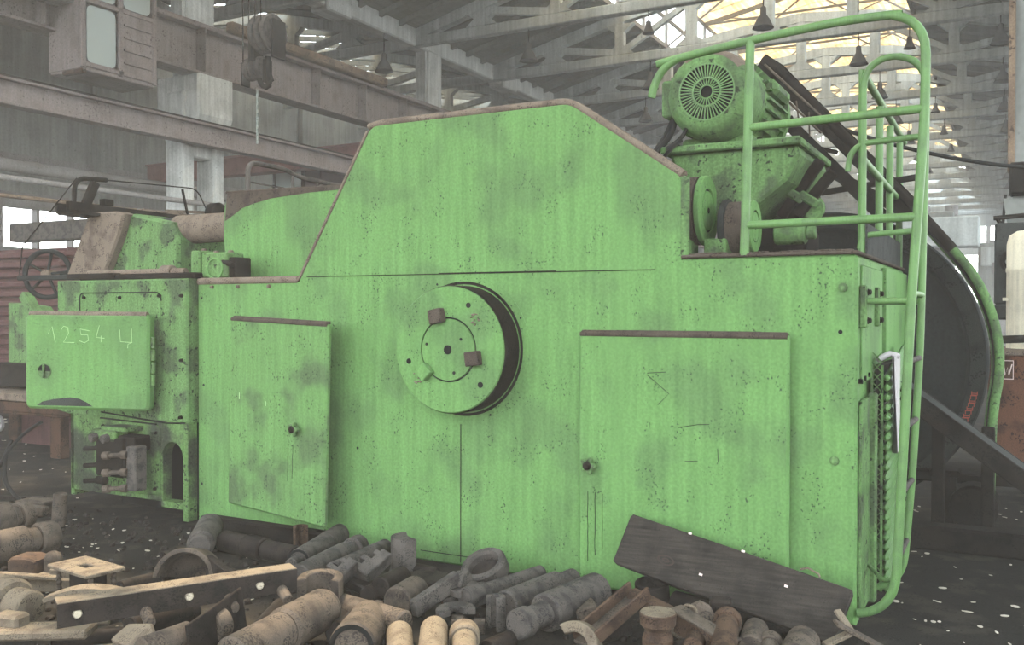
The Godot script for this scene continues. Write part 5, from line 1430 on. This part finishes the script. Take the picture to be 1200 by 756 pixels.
	shaft("stepped_shaft", "slim grey shaft lying against the press behind the others, small front end", "shaft", Vector3(-1.997, -0.050, 0.890), Vector3(-1.849, -0.050, 0.212), [[0.00, 0.24, 0.0644], [0.24, 1.00, 0.0519]], M.forge_grey, "forged shafts in the heap")
	shaft("stepped_shaft", "grey shaft in the middle of three parallel ones before the press", "shaft", Vector3(-1.735, -0.050, 0.890), Vector3(-1.623, -0.050, 0.218), [[0.00, 0.74, 0.0844], [0.74, 1.00, 0.0625]], M.forge_grey, "forged shafts in the heap")
	shaft("stepped_shaft", "stout grey shaft with a turned down front end, front one of three parallel", "shaft", Vector3(-1.495, -0.030, 1.200), Vector3(-1.369, -0.030, 0.438), [[0.00, 0.12, 0.0803], [0.12, 0.32, 0.0683], [0.32, 1.00, 0.1054]], M.forge_grey, "forged shafts in the heap")
	shaft("capped_shaft", "rusty bottle shaped shaft with ring cap under the plank, tallest", "shaft", Vector3(-0.407, -0.020, 1.241), Vector3(-0.558, -0.020, 0.586), [[0.00, 0.72, 0.0641], [0.72, 0.84, 0.0569], [0.84, 0.93, 0.0755], [0.93, 1.00, 0.0628]], M.forge_rust, "forged shafts in the heap")
	shaft("round_bar", "short grey round bar under the plank, right of the capped shaft", "shaft", Vector3(-0.359, -0.050, 0.897), Vector3(-0.403, -0.050, 0.613), [[0.00, 1.00, 0.0646]], M.forge, "forged shafts in the heap")
	shaft("capped_shaft", "small capped shaft at the front edge below the plank middle", "shaft", Vector3(-0.217, -0.050, 1.188), Vector3(-0.296, -0.050, 0.755), [[0.00, 0.80, 0.0484], [0.80, 1.00, 0.0592]], M.forge, "forged shafts in the heap")
	shaft("billet", "broad billet at the front edge below the right of the plank", "shaft", Vector3(-0.151, -0.070, 0.914), Vector3(-0.161, -0.070, 0.617), [[0.00, 1.00, 0.0840]], M.forge, "forged shafts in the heap")
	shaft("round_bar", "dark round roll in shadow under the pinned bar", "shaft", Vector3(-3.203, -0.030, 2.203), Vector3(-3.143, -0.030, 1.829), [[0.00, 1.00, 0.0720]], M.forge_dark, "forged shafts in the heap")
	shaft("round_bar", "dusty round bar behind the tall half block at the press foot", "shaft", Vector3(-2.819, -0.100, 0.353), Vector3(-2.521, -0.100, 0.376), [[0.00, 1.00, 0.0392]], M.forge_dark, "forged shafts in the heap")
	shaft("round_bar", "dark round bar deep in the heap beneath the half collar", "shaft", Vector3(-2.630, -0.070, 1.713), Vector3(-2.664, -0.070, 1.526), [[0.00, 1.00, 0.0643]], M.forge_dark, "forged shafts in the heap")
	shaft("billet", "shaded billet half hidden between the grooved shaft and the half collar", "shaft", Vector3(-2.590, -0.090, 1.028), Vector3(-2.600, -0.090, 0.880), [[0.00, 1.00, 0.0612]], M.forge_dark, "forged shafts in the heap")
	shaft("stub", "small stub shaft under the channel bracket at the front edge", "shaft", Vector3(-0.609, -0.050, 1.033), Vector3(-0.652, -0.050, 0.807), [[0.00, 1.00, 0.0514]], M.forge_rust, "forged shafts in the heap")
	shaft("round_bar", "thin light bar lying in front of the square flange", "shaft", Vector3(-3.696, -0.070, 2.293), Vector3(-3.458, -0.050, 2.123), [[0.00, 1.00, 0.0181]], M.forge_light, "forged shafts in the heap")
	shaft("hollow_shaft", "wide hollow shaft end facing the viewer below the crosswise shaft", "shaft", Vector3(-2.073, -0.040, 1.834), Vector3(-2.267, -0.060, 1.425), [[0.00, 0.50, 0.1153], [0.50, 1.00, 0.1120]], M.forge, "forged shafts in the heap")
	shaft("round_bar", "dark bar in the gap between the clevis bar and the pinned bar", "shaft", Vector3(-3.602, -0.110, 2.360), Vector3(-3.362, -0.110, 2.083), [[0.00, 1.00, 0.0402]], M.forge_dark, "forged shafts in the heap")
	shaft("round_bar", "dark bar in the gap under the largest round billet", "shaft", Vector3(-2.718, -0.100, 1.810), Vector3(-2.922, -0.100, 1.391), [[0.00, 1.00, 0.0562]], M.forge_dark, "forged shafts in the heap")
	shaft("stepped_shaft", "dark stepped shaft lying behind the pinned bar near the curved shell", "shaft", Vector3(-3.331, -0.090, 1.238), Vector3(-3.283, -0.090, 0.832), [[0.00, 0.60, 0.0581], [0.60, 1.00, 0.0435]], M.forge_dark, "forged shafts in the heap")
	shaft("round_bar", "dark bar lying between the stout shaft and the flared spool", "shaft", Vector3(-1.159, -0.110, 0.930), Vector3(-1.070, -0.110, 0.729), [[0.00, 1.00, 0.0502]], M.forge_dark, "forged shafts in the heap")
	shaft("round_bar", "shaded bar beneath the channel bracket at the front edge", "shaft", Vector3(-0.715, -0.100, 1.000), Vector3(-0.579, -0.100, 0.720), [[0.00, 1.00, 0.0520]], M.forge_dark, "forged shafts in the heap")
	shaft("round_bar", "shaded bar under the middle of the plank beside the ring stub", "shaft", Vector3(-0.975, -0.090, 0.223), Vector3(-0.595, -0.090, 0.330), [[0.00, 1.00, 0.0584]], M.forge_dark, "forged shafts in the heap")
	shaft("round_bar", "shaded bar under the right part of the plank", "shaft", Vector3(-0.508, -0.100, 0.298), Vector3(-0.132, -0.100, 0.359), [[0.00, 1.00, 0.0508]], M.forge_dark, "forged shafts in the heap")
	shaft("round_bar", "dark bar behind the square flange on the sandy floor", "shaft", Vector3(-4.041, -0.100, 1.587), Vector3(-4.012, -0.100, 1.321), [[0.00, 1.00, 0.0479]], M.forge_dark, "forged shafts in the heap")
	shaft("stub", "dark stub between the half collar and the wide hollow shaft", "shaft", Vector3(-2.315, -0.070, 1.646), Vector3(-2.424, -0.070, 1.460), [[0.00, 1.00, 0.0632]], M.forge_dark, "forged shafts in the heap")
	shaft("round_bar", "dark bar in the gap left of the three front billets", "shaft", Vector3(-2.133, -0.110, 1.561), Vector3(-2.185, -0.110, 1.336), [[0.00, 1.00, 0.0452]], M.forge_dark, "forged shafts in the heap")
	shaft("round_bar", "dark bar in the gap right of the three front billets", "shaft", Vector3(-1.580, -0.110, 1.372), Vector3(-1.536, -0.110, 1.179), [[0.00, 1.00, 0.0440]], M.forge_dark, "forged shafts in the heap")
	var s := S()
	# pinned bar: a hollow channel with rounded three-cornered holes and three pins
	var A := Vector3(-3.232, 0.2, 2.592)
	var B := Vector3(-2.65, 0.2, 1.57)
	var x := (B - A).normalized()
	var n := Vector3(-x.z, 0, x.x)
	if n.z < 0: n = -n
	var t := thing("pinned_bar", "long dark channel bar with three-cornered holes coloured as lit and stubby pins across the heap", "bar", Vector3(-2.94, FLOOR, 2.08))
	var cs := CSGCombiner3D.new(); cs.name = "channel"
	t.add_child(cs, true)
	cs.transform = Transform3D(Basis(x, Vector3.UP, -x.cross(Vector3.UP) * -1.0), (A + B) / 2 - t.position)
	var L := A.distance_to(B)
	var o := CSGBox3D.new(); o.name = "solid"; o.size = Vector3(L, 0.115, 0.12); o.position = Vector3(0, -0.0575, -0.06); o.material = M.forge_dark; cs.add_child(o)  # dark material also paints the shade on the face turned from the sun
	var c := CSGBox3D.new(); c.name = "hollow"; c.operation = CSGShape3D.OPERATION_SUBTRACTION; c.size = Vector3(L + 0.1, 0.12, 0.12); c.position = Vector3(0, -0.075, -0.077); c.material = M.forge_dark; cs.add_child(c)
	for f in [0.075, 0.52, 0.83]:
		var h := CSGPolygon3D.new(); h.name = "hole"; h.operation = CSGShape3D.OPERATION_SUBTRACTION
		var pp := []
		for k in 24:
			var a := TAU * k / 24.0
			pp.append(Vector2(cos(a), sin(a)) * (0.024 + 0.0035 * cos(3.0 * (a + PI / 2))))
		h.polygon = PackedVector2Array(pp); h.depth = 0.1; h.material = M.forge_dark
		h.position = Vector3((f - 0.5) * L, -0.062, 0.05); cs.add_child(h)
	var zz := x.cross(Vector3.UP)
	s = S(); bar(s, A + Vector3(0, 0.002, 0) - zz * 0.06, B + Vector3(0, 0.002, 0) - zz * 0.06, 0.118, 0.008, Vector3.UP, 0.002); part("dusty_top", s, M.forge_light, t)  # dusty slab, kept pale to paint the sun on the top too
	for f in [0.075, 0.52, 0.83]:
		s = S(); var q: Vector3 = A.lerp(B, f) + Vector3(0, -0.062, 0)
		lathe(s, [[0.0, 0.0], [0.0235, 0.0], [0.0215, 0.02], [0.016, 0.026], [0, 0.027]], along(q - zz * 0.028, q), 20); part("hole_light_plug", s, M.hole_light, t)  # added pale plug, coloured as light showing through the hole
	for f in [0.34, 0.69, 0.93]:
		s = S()
		var p: Vector3 = A.lerp(B, f) + Vector3(0, -0.1, 0)
		cyl(s, p - zz * 0.02, p + zz * 0.1 + Vector3(0, -0.03, 0), 0.03, 0.028, 18, 0.005); part("pin", s, M.forge, t)
	# square flange on threaded studs
	var fl := thing("square_flange", "pale square flange plate with a square hole standing on threaded studs", "flange", Vector3(-3.95, FLOOR, 1.89))
	var fb := Basis(Vector3(0.99, 0, 0.134), Vector3.UP, Vector3(-0.134, 0, 0.99))
	var fc := Vector3(-3.955, 0.115, 1.885)
	s = S()
	for q in [[0, -0.075, 0.42, 0.09], [0, 0.075, 0.42, 0.09], [-0.13, 0, 0.16, 0.07], [0.13, 0, 0.16, 0.07]]: bx(s, fc + fb * Vector3(q[0], 0, q[1]), Vector3(q[2], 0.022, q[3]), 0.005, fb)
	part("plate", s, M.forge_light, fl)
	s = S(); bx(s, fc + fb * Vector3(0.02, -0.07, 0), Vector3(0.19, 0.12, 0.13), 0.01, fb); bx(s, fc + fb * Vector3(0.02, -0.2, 0), Vector3(0.24, 0.14, 0.16), 0.01, fb); part("neck", s, M.forge_dark, fl)
	for q in [[-0.17, 0.07], [0.17, 0.07], [-0.17, -0.07], [0.17, -0.07]]:
		s = S(); var pr := []
		for k in 16: pr.append([0.017 if k % 2 else 0.012, -0.25 + k * 0.0165])
		lathe(s, pr, Transform3D(Basis(), fc + fb * Vector3(q[0], 0, q[1])), 10); part("stud", s, M.forge, fl)
		s = S(); cyl(s, fc + fb * Vector3(q[0], 0.009, q[1]), fc + fb * Vector3(q[0], 0.013, q[1]), 0.013, -1, 10); part("stud_hole", s, M.dust, fl)
	# bearing cap with dome nut, step block, strap
	var bc := thing("domed_block", "brown block cap with a round domed nut at its end, left edge", "bearing", Vector3(-4.77, FLOOR, 1.7))
	s = S(); prism(s, [Vector2(-0.11, -0.13), Vector2(0.1, -0.13), Vector2(0.1, 0.04), Vector2(0.03, 0.06), Vector2(-0.08, 0.055), Vector2(-0.11, 0.03)], 0.16, Transform3D(Basis(Vector3.UP, 0.3), Vector3(-4.79, -0.02, 1.6)), 0.012); part("block", s, M.forge_rust, bc)
	s = S(); lathe(s, [[0.055, -0.12], [0.055, 0.02], [0.045, 0.05], [0.02, 0.065], [0, 0.066]], Transform3D(Basis(), Vector3(-4.62, 0.0, 1.62)), 20, true); part("dome_nut", s, M.forge, bc)
	s = S(); bx(s, Vector3(-4.5, -0.1, 1.66), Vector3(0.3, 0.09, 0.2), 0.01, Basis(Vector3.UP, 0.4)); bx(s, Vector3(-4.46, -0.04, 1.64), Vector3(0.14, 0.08, 0.16), 0.01, Basis(Vector3.UP, 0.4))
	single("step_block", s, M.forge_light, "stepped pale block between the domed cap and the square flange", "block")
	s = S(); bar(s, Vector3(-5.0, -0.02, 2.0), Vector3(-4.35, -0.03, 1.78), 0.05, 0.025, Vector3.UP, 0.005)
	single("flat_bar", s, M.forge_light, "pale flat bar lying under the domed cap at the left edge", "flat bar")
	s = S()
	var ap := []
	for k in 11: ap.append(Vector3(-3.78, 0.06, 2.26).lerp(Vector3(-3.46, 0.09, 2.06), k / 10.0) + Vector3(0, 0.035 * sin(PI * k / 10.0), 0))
	for k in 10: bar(s, ap[k], ap[k + 1], 0.1, 0.022)
	single("bent_strap", s, M.forge_light, "short bent strap, palely lit, touching the left end of the pinned bar", "strap")
	s = S(); bx(s, Vector3(-3.55, -0.02, 2.45), Vector3(0.5, 0.05, 0.16), 0.012, Basis(Vector3.UP, 0.55)); bx(s, Vector3(-3.72, 0.02, 2.5), Vector3(0.16, 0.08, 0.1), 0.015, Basis(Vector3.UP, 0.2))
	single("clevis_bar", s, M.forge_light, "pale flat forging with a lump at one end, bottom left corner", "forging")
	s = S(); bx(s, Vector3(-3.05, -0.02, 2.5), Vector3(0.5, 0.03, 0.12), 0.008, Basis(Vector3.UP, 0.75))
	single("flat_bar", s, M.forge_light, "sunlit flat bar under the near end of the pinned bar", "flat bar")
	s = S(); prism(s, [Vector2(-0.1, -0.06), Vector2(0.1, -0.08), Vector2(0.13, 0.02), Vector2(0.04, 0.08), Vector2(-0.09, 0.05)], 0.05, Transform3D(Basis(Vector3.RIGHT, -1.1), Vector3(-2.97, 0.0, 2.35)), 0.01)
	single("flat_forging", s, M.forge_light, "sunlit five-sided flat forging below the middle of the pinned bar", "forging")
	# dark plate
	s = S(); bx(s, Vector3(-2.735, 0.0, 2.06), Vector3(0.46, 0.26, 0.018), 0.004, Basis(Vector3(0.2, 0.06, 0.98).normalized(), PI * 0.02) * Basis(Vector3.UP, PI / 2 + 0.18) * Basis(Vector3.BACK, 0.12))
	single("square_plate", s, M.forge_dark, "dark square steel plate leaning upright under the pinned bar", "plate")
	# curved shell and wedge
	s = S()
	var sx := Transform3D(Basis(Vector3.UP, 0.55) * Basis(Vector3.RIGHT, -0.25), Vector3(-3.93, -0.14, 1.1))
	prism(s, ring_poly(0.16, 0.19, 0.1, PI - 0.05, 20), 0.26, sx, 0.004)
	prism(s, ring_poly(0.0, 0.165, 0.1, PI - 0.05, 20), 0.02, sx)
	single("curved_shell", s, M.forge, "arched curved shell plate standing behind the pinned bar", "shell")
	s = S(); prism(s, [Vector2(0, -0.1), Vector2(0.32, -0.1), Vector2(0.32, 0.0), Vector2(0, 0.09)], 0.05, Transform3D(Basis(Vector3.UP, -0.15), Vector3(-3.72, -0.04, 1.15)), 0.004)
	single("wedge_plate", s, M.forge_dark, "dark wedge shaped plate with a lit top edge right of the curved shell", "plate")
	s = S(); prism(s, ring_poly(0.035, 0.055, 0.3, TAU - 1.6, 16), 0.17, Transform3D(Basis(Vector3.RIGHT, -PI / 2), Vector3(-3.85, FLOOR, 0.16)), 0.003)
	single("split_sleeve", s, M.forge_rust, "small upright split sleeve under the corner of the left door", "sleeve")
	# half collar
	s = S(); prism(s, ring_poly(0.075, 0.125, -0.5, PI + 0.35, 22), 0.27, Transform3D(Basis(Vector3.UP, 0.5) * Basis(Vector3.RIGHT, -PI / 2 + 0.1), Vector3(-2.6, -0.13, 1.43)), 0.006)
	single("half_collar", s, M.forge, "upright half collar with a sunlit curved top at the end of the pinned bar", "collar")
	# toothed jaws
	for q in [[Vector3(-2.87, -0.09, 0.86), 0, "toothed jaw block, left and nearer of the stepped pair"], [Vector3(-2.76, -0.07, 0.66), 1, "toothed jaw block, right and farther of the stepped pair"]]:
		s = S()
		prism(s, [Vector2(-0.11, 0), Vector2(0.11, 0), Vector2(0.11, 0.07), Vector2(0.085, 0.07), Vector2(0.085, 0.1), Vector2(0.05, 0.1), Vector2(0.05, 0.075), Vector2(0.01, 0.075), Vector2(0.01, 0.14), Vector2(-0.03, 0.14), Vector2(-0.03, 0.1), Vector2(-0.06, 0.1), Vector2(-0.06, 0.15), Vector2(-0.11, 0.15)], 0.1, Transform3D(Basis(Vector3.UP, 0.5) * Basis(Vector3.RIGHT, -0.95) * Basis(Vector3.BACK, 0.95), q[0]), 0.006)
		single("jaw_block", s, M.forge_grey, q[2], "jaw", "stepped jaw blocks")
	s = S(); bx(s, Vector3(-2.72, -0.12, 0.72), Vector3(0.42, 0.06, 0.3), 0.01, Basis(Vector3.UP, -0.4))
	single("base_slab", s, M.forge_dark, "dark slab under the toothed jaws", "slab")
	# tall half block
	var hb := thing("half_block", "tall grey half-round block with a notched flat side against the press", "block", Vector3(-2.79, FLOOR, 0.36))
	s = S(); prism(s, ring_poly(0.0, 0.115, PI * 0.42, PI * 1.55, 18), 0.25, Transform3D(Basis(Vector3.UP, 0.95) * Basis(Vector3.RIGHT, -PI / 2), Vector3(-2.78, FLOOR + 0.005, 0.33)), 0.004); part("block", s, M.forge_grey, hb)
	s = S(); bx(s, Vector3(-2.74, 0.06, 0.4), Vector3(0.05, 0.07, 0.04), 0.01, Basis(Vector3.UP, 0.6)); part("notch_shade", s, M.forge_dark, hb)  # dark box painted for the shade in the notch
	s = S(); bx(s, Vector3(-2.5, -0.115, 0.5), Vector3(0.3, 0.07, 0.24), 0.008, Basis(Vector3.UP, -0.3))
	single("slab", s, M.forge_dark, "low dark slab lying right of the tall half block", "slab")
	var fbar := thing("eye_bar", "flat grey bar with a rounded end leaning on the round bars", "flat bar", Vector3(-2.12, FLOOR, 1.0))
	s = S(); bar(s, Vector3(-2.17, -0.06, 1.16), Vector3(-2.09, 0.035, 0.82), 0.05, 0.1, Vector3.UP, 0.006); part("bar", s, M.forge_grey, fbar)
	s = S(); cyl(s, Vector3(-2.12, 0.0, 0.78), Vector3(-2.05, 0.0, 0.78), 0.07, -1, 20, 0.006); part("eye", s, M.forge_grey, fbar)
	# half discs
	for q in [[Vector3(-1.93, -0.07, 1.1), 0.11, 0.035, 0.4, "flat half disc lying at the front of the middle heap"], [Vector3(-2.03, -0.04, 0.82), 0.1, 0.04, 1.0, "half disc on top of the small stack left of the slim shaft"], [Vector3(-2.05, -0.1, 0.84), 0.115, 0.05, 0.2, "thicker half disc at the bottom of the small stack left of the slim shaft"]]:
		s = S(); prism(s, ring_poly(0.035, q[1], q[3], q[3] + PI * 1.25, 18), q[2], Transform3D(Basis(Vector3.RIGHT, -PI / 2 + 0.06), q[0]), 0.004)
		single("half_disc", s, M.forge_grey, q[4], "half disc", "grey half discs")
	s = S(); lathe(s, [[0.095, -0.055], [0.14, -0.055], [0.15, -0.04], [0.15, 0.04], [0.14, 0.055], [0.11, 0.055], [0.1, 0.035], [0.095, -0.055]], Transform3D(Basis(Vector3.RIGHT, 0.5) * Basis(Vector3.BACK, 0.12), Vector3(-2.17, -0.03, 0.36)), 36)
	var rg := thing("bearing_ring", "grey bearing ring tilted against the press front", "ring", Vector3(-2.17, FLOOR, 0.36)); part("ring", s, M.forge_grey, rg)
	s = S(); lathe(s, [[0.092, 0.0], [0.06, -0.015], [0, -0.02]], Transform3D(Basis(Vector3.RIGHT, 0.5) * Basis(Vector3.BACK, 0.12), Vector3(-2.17, -0.03, 0.36)), 30, true); part("dished_centre", s, M.forge_dark, rg)
	s = S(); prism(s, ring_poly(0.03, 0.056, -0.6, PI * 1.15, 18), 0.185, Transform3D(Basis(Vector3.UP, -0.4) * Basis(Vector3.RIGHT, -PI / 2), Vector3(-1.735, FLOOR, 1.0)), 0.003)
	single("half_tube", s, M.forge_grey, "short upright half tube in front of the parallel shafts", "tube")
	s = S(); prism(s, [Vector2(-0.09, 0), Vector2(0.09, 0), Vector2(0.09, 0.06), Vector2(0.03, 0.06), Vector2(0.0, 0.03), Vector2(-0.03, 0.08), Vector2(-0.09, 0.08)], 0.09, Transform3D(Basis(Vector3.UP, 0.5), Vector3(-1.86, -0.145, 1.08)), 0.005)
	single("vee_block", s, M.forge, "small vee notched block left of the upright half tube", "block")
	s = S(); prism(s, ring_poly(0.075, 0.13, 0.1, PI * 0.72, 16), 0.11, Transform3D(Basis(Vector3.UP, 0.15) * Basis(Vector3.RIGHT, -0.3), Vector3(-1.2, -0.13, 1.08)), 0.006)
	single("arched_segment", s, M.forge_light, "pale arched segment at the front edge below the stout shaft", "segment")
	var fk := thing("rusty_fork", "rusty channel fork with bright worn edges leaning left of the flared spool", "fork", Vector3(-1.06, FLOOR, 0.9))
	var fa := Vector3(-1.16, -0.1, 1.12)
	var fe := Vector3(-1.0, 0.07, 0.72)
	s = S(); bar(s, fa, fe, 0.13, 0.02, Vector3.UP, 0.004); part("web", s, M.forge, fk)
	var fx := (fe - fa).normalized().cross(Vector3.UP).normalized() * 0.065
	for k in [-1.0, 1.0]: s = S(); bar(s, fa + fx * k + Vector3(0, 0.03, 0), fe + fx * k + Vector3(0, 0.03, 0), 0.018, 0.075, Vector3.UP, 0.004); part("flange", s, M.forge_rust, fk)
	s = S(); bar(s, fe + Vector3(-0.06, 0.0, 0), fe + Vector3(0.17, -0.08, -0.02), 0.1, 0.06, Vector3.UP, 0.012); part("cross_arm", s, M.forge_rust, fk)
	s = S(); bx(s, Vector3(-1.3, -0.06, 0.75), Vector3(0.12, 0.1, 0.14), 0.01, Basis(Vector3.UP, 0.6) * Basis(Vector3.BACK, 0.3))
	single("cube_block", s, M.forge, "small square block between the stout shaft and the rusty fork", "block")
	var sp := thing("flared_spool", "rusty upright spool with a flared flat top coloured pale for sunlight", "spool", Vector3(-0.79, FLOOR, 1.03))
	s = S(); lathe(s, [[0, 0], [0.075, 0], [0.078, 0.12], [0.066, 0.15], [0.066, 0.165], [0.088, 0.19], [0.092, 0.245], [0.088, 0.25]], Transform3D(Basis(), Vector3(-0.79, FLOOR, 1.03)), 36); part("post", s, M.forge_rust, sp)
	s = S(); lathe(s, [[0.089, 0.245], [0.086, 0.253], [0, 0.255]], Transform3D(Basis(), Vector3(-0.79, FLOOR, 1.03)), 36); part("top_face", s, M.forge_light, sp)  # pale material paints sunlight that does not reach this top
	var sr := thing("stub_ring", "dark open ended ring stub behind the fork at the foot of the right door", "ring", Vector3(-1.09, FLOOR, 0.3))
	s = S(); lathe(s, [[0.1, 0], [0.1, 0.16], [0.095, 0.165], [0.078, 0.165], [0.076, 0.05]], Transform3D(Basis(Vector3.RIGHT, 0.15), Vector3(-1.09, FLOOR + 0.005, 0.26)), 30); part("wall", s, M.forge_dark, sr)
	s = S(); lathe(s, [[0.076, 0.06], [0, 0.06]], Transform3D(Basis(Vector3.RIGHT, 0.15), Vector3(-1.09, FLOOR + 0.005, 0.26)), 24); part("bore", s, M.black, sr)
	var cb := thing("channel_bracket", "rusty brown channel bracket sloping right from the flared spool", "bracket", Vector3(-0.6, FLOOR, 0.9))
	var ca := Vector3(-0.76, 0.0, 0.84)
	var ce := Vector3(-0.4, -0.07, 1.0)
	s = S(); bar(s, ca, ce, 0.02, 0.12, Vector3.UP, 0.004); part("web", s, M.forge_rust, cb)
	s = S(); bar(s, ca + Vector3(-0.02, 0.06, -0.04), ce + Vector3(-0.02, 0.06, -0.04), 0.1, 0.016, Vector3.UP, 0.004); bar(s, ca + Vector3(-0.02, -0.055, -0.04), ce + Vector3(-0.02, -0.055, -0.04), 0.1, 0.016, Vector3.UP, 0.004); part("flange", s, M.forge, cb)
	var lp := thing("loop_casting", "rounded grey casting with a curled bright lip above the channel bracket", "casting", Vector3(-0.7, FLOOR, 0.68))
	s = S(); prism(s, [Vector2(-0.07, -0.13), Vector2(0.07, -0.13), Vector2(0.07, 0.0), Vector2(0.045, 0.05), Vector2(0.0, 0.07), Vector2(-0.045, 0.05), Vector2(-0.07, 0.0)], 0.1, Transform3D(Basis(Vector3.UP, 0.4) * Basis(Vector3.RIGHT, -0.2), Vector3(-0.7, -0.01, 0.62)), 0.012); part("body", s, M.forge, lp)
	s = S(); tube(s, bend([Vector3(-0.8, -0.1, 0.8), Vector3(-0.76, 0.0, 0.79), Vector3(-0.68, 0.0, 0.77), Vector3(-0.67, 0.06, 0.76), Vector3(-0.74, 0.07, 0.75), Vector3(-0.76, 0.03, 0.75)], 0.03), 0.009, 8); part("curled_lip", s, M.forge_light, lp)
	s = S(); bx(s, Vector3(-0.62, -0.03, 0.5), Vector3(0.12, 0.16, 0.1), 0.012, Basis(Vector3.UP, 0.3))
	single("dark_block", s, M.forge_dark, "dark upright block in the shade under the plank", "block")
	# timber plank
	var tl := Vector3(-1.25, 0.387, 0.2)
	var tr := Vector3(0.034, 0.135, 0.3)
	var bl := Vector3(-1.30, 0.114, 0.35)
	var px := (tr - tl).normalized()
	var pn := px.cross(tl - bl).normalized()
	var py := pn.cross(px)
	s = S()
	var w := (tl - bl).length() * 0.98
	prism(s, [Vector2(0, -w + 0.01), Vector2(0.02, -w), Vector2(0.4, -w - 0.004), Vector2(0.9, -w + 0.004), Vector2(1.27, -w), Vector2(1.3, -w * 0.7), Vector2(1.31, -0.02), Vector2(1.3, 0), Vector2(0.7, 0.003), Vector2(0.01, 0), Vector2(0, -0.02)], 0.055, Transform3D(Basis(px, py, pn), tl - pn * 0.055), 0.006)
	var pk := thing("plank", "broad weathered grey timber plank leaning against the right door", "plank", Vector3(-0.62, FLOOR, 0.3)); part("board", s, M.wood, pk)
	s = S()
	for k in 2: lathe(s, [[0.016 + k * 0.02, 0.0], [0.012 + k * 0.02, 0.0008], [0.007 + k * 0.02, 0.0]], Transform3D(Basis(px * 1.5, pn, py * -0.8), tl + px * 0.3 - py * w * 0.62), 20)
	part("knot", s, M.wood_dark, pk)
	for q in [[0.38, 0.002], [0.7, 0.004], [0.52, -0.2], [0.98, -0.1]]:
		s = S(); bx(s, tl + px * q[0] + py * (q[1] if q[1] > 0 else q[1]) + pn * 0.001, Vector3(0.02, 0.012, 0.006), 0.001, Basis(px, py, pn)); part("paint_fleck", s, M.white_paint, pk)
	s = S(); tube(s, [tl + px * 1.02 + py * 0.012, tl + px * 1.06 + py * 0.03 + pn * 0.01, tl + px * 1.12 + py * 0.02, tl + px * 1.13 + py * 0.005], 0.006, 6)
	single("wire_loop", s, M.forge_light, "small pale curl of wire on the plank's top edge", "wire")
	var f2 := thing("torn_bracket", "torn rusty forked bracket at the lower right end of the plank", "bracket", Vector3(0.07, FLOOR, 0.5))
	s = S(); bar(s, Vector3(-0.02, 0.03, 0.55), Vector3(0.28, -0.14, 0.42), 0.09, 0.018, Vector3.UP, 0.004); part("tongue", s, M.forge, f2)
	s = S(); bar(s, Vector3(0.05, -0.02, 0.52), Vector3(-0.06, -0.07, 0.62), 0.05, 0.02, Vector3.UP, 0.004); bar(s, Vector3(0.05, -0.02, 0.5), Vector3(-0.03, 0.06, 0.44), 0.04, 0.02, Vector3.UP, 0.004); part("prong", s, M.forge_light, f2)
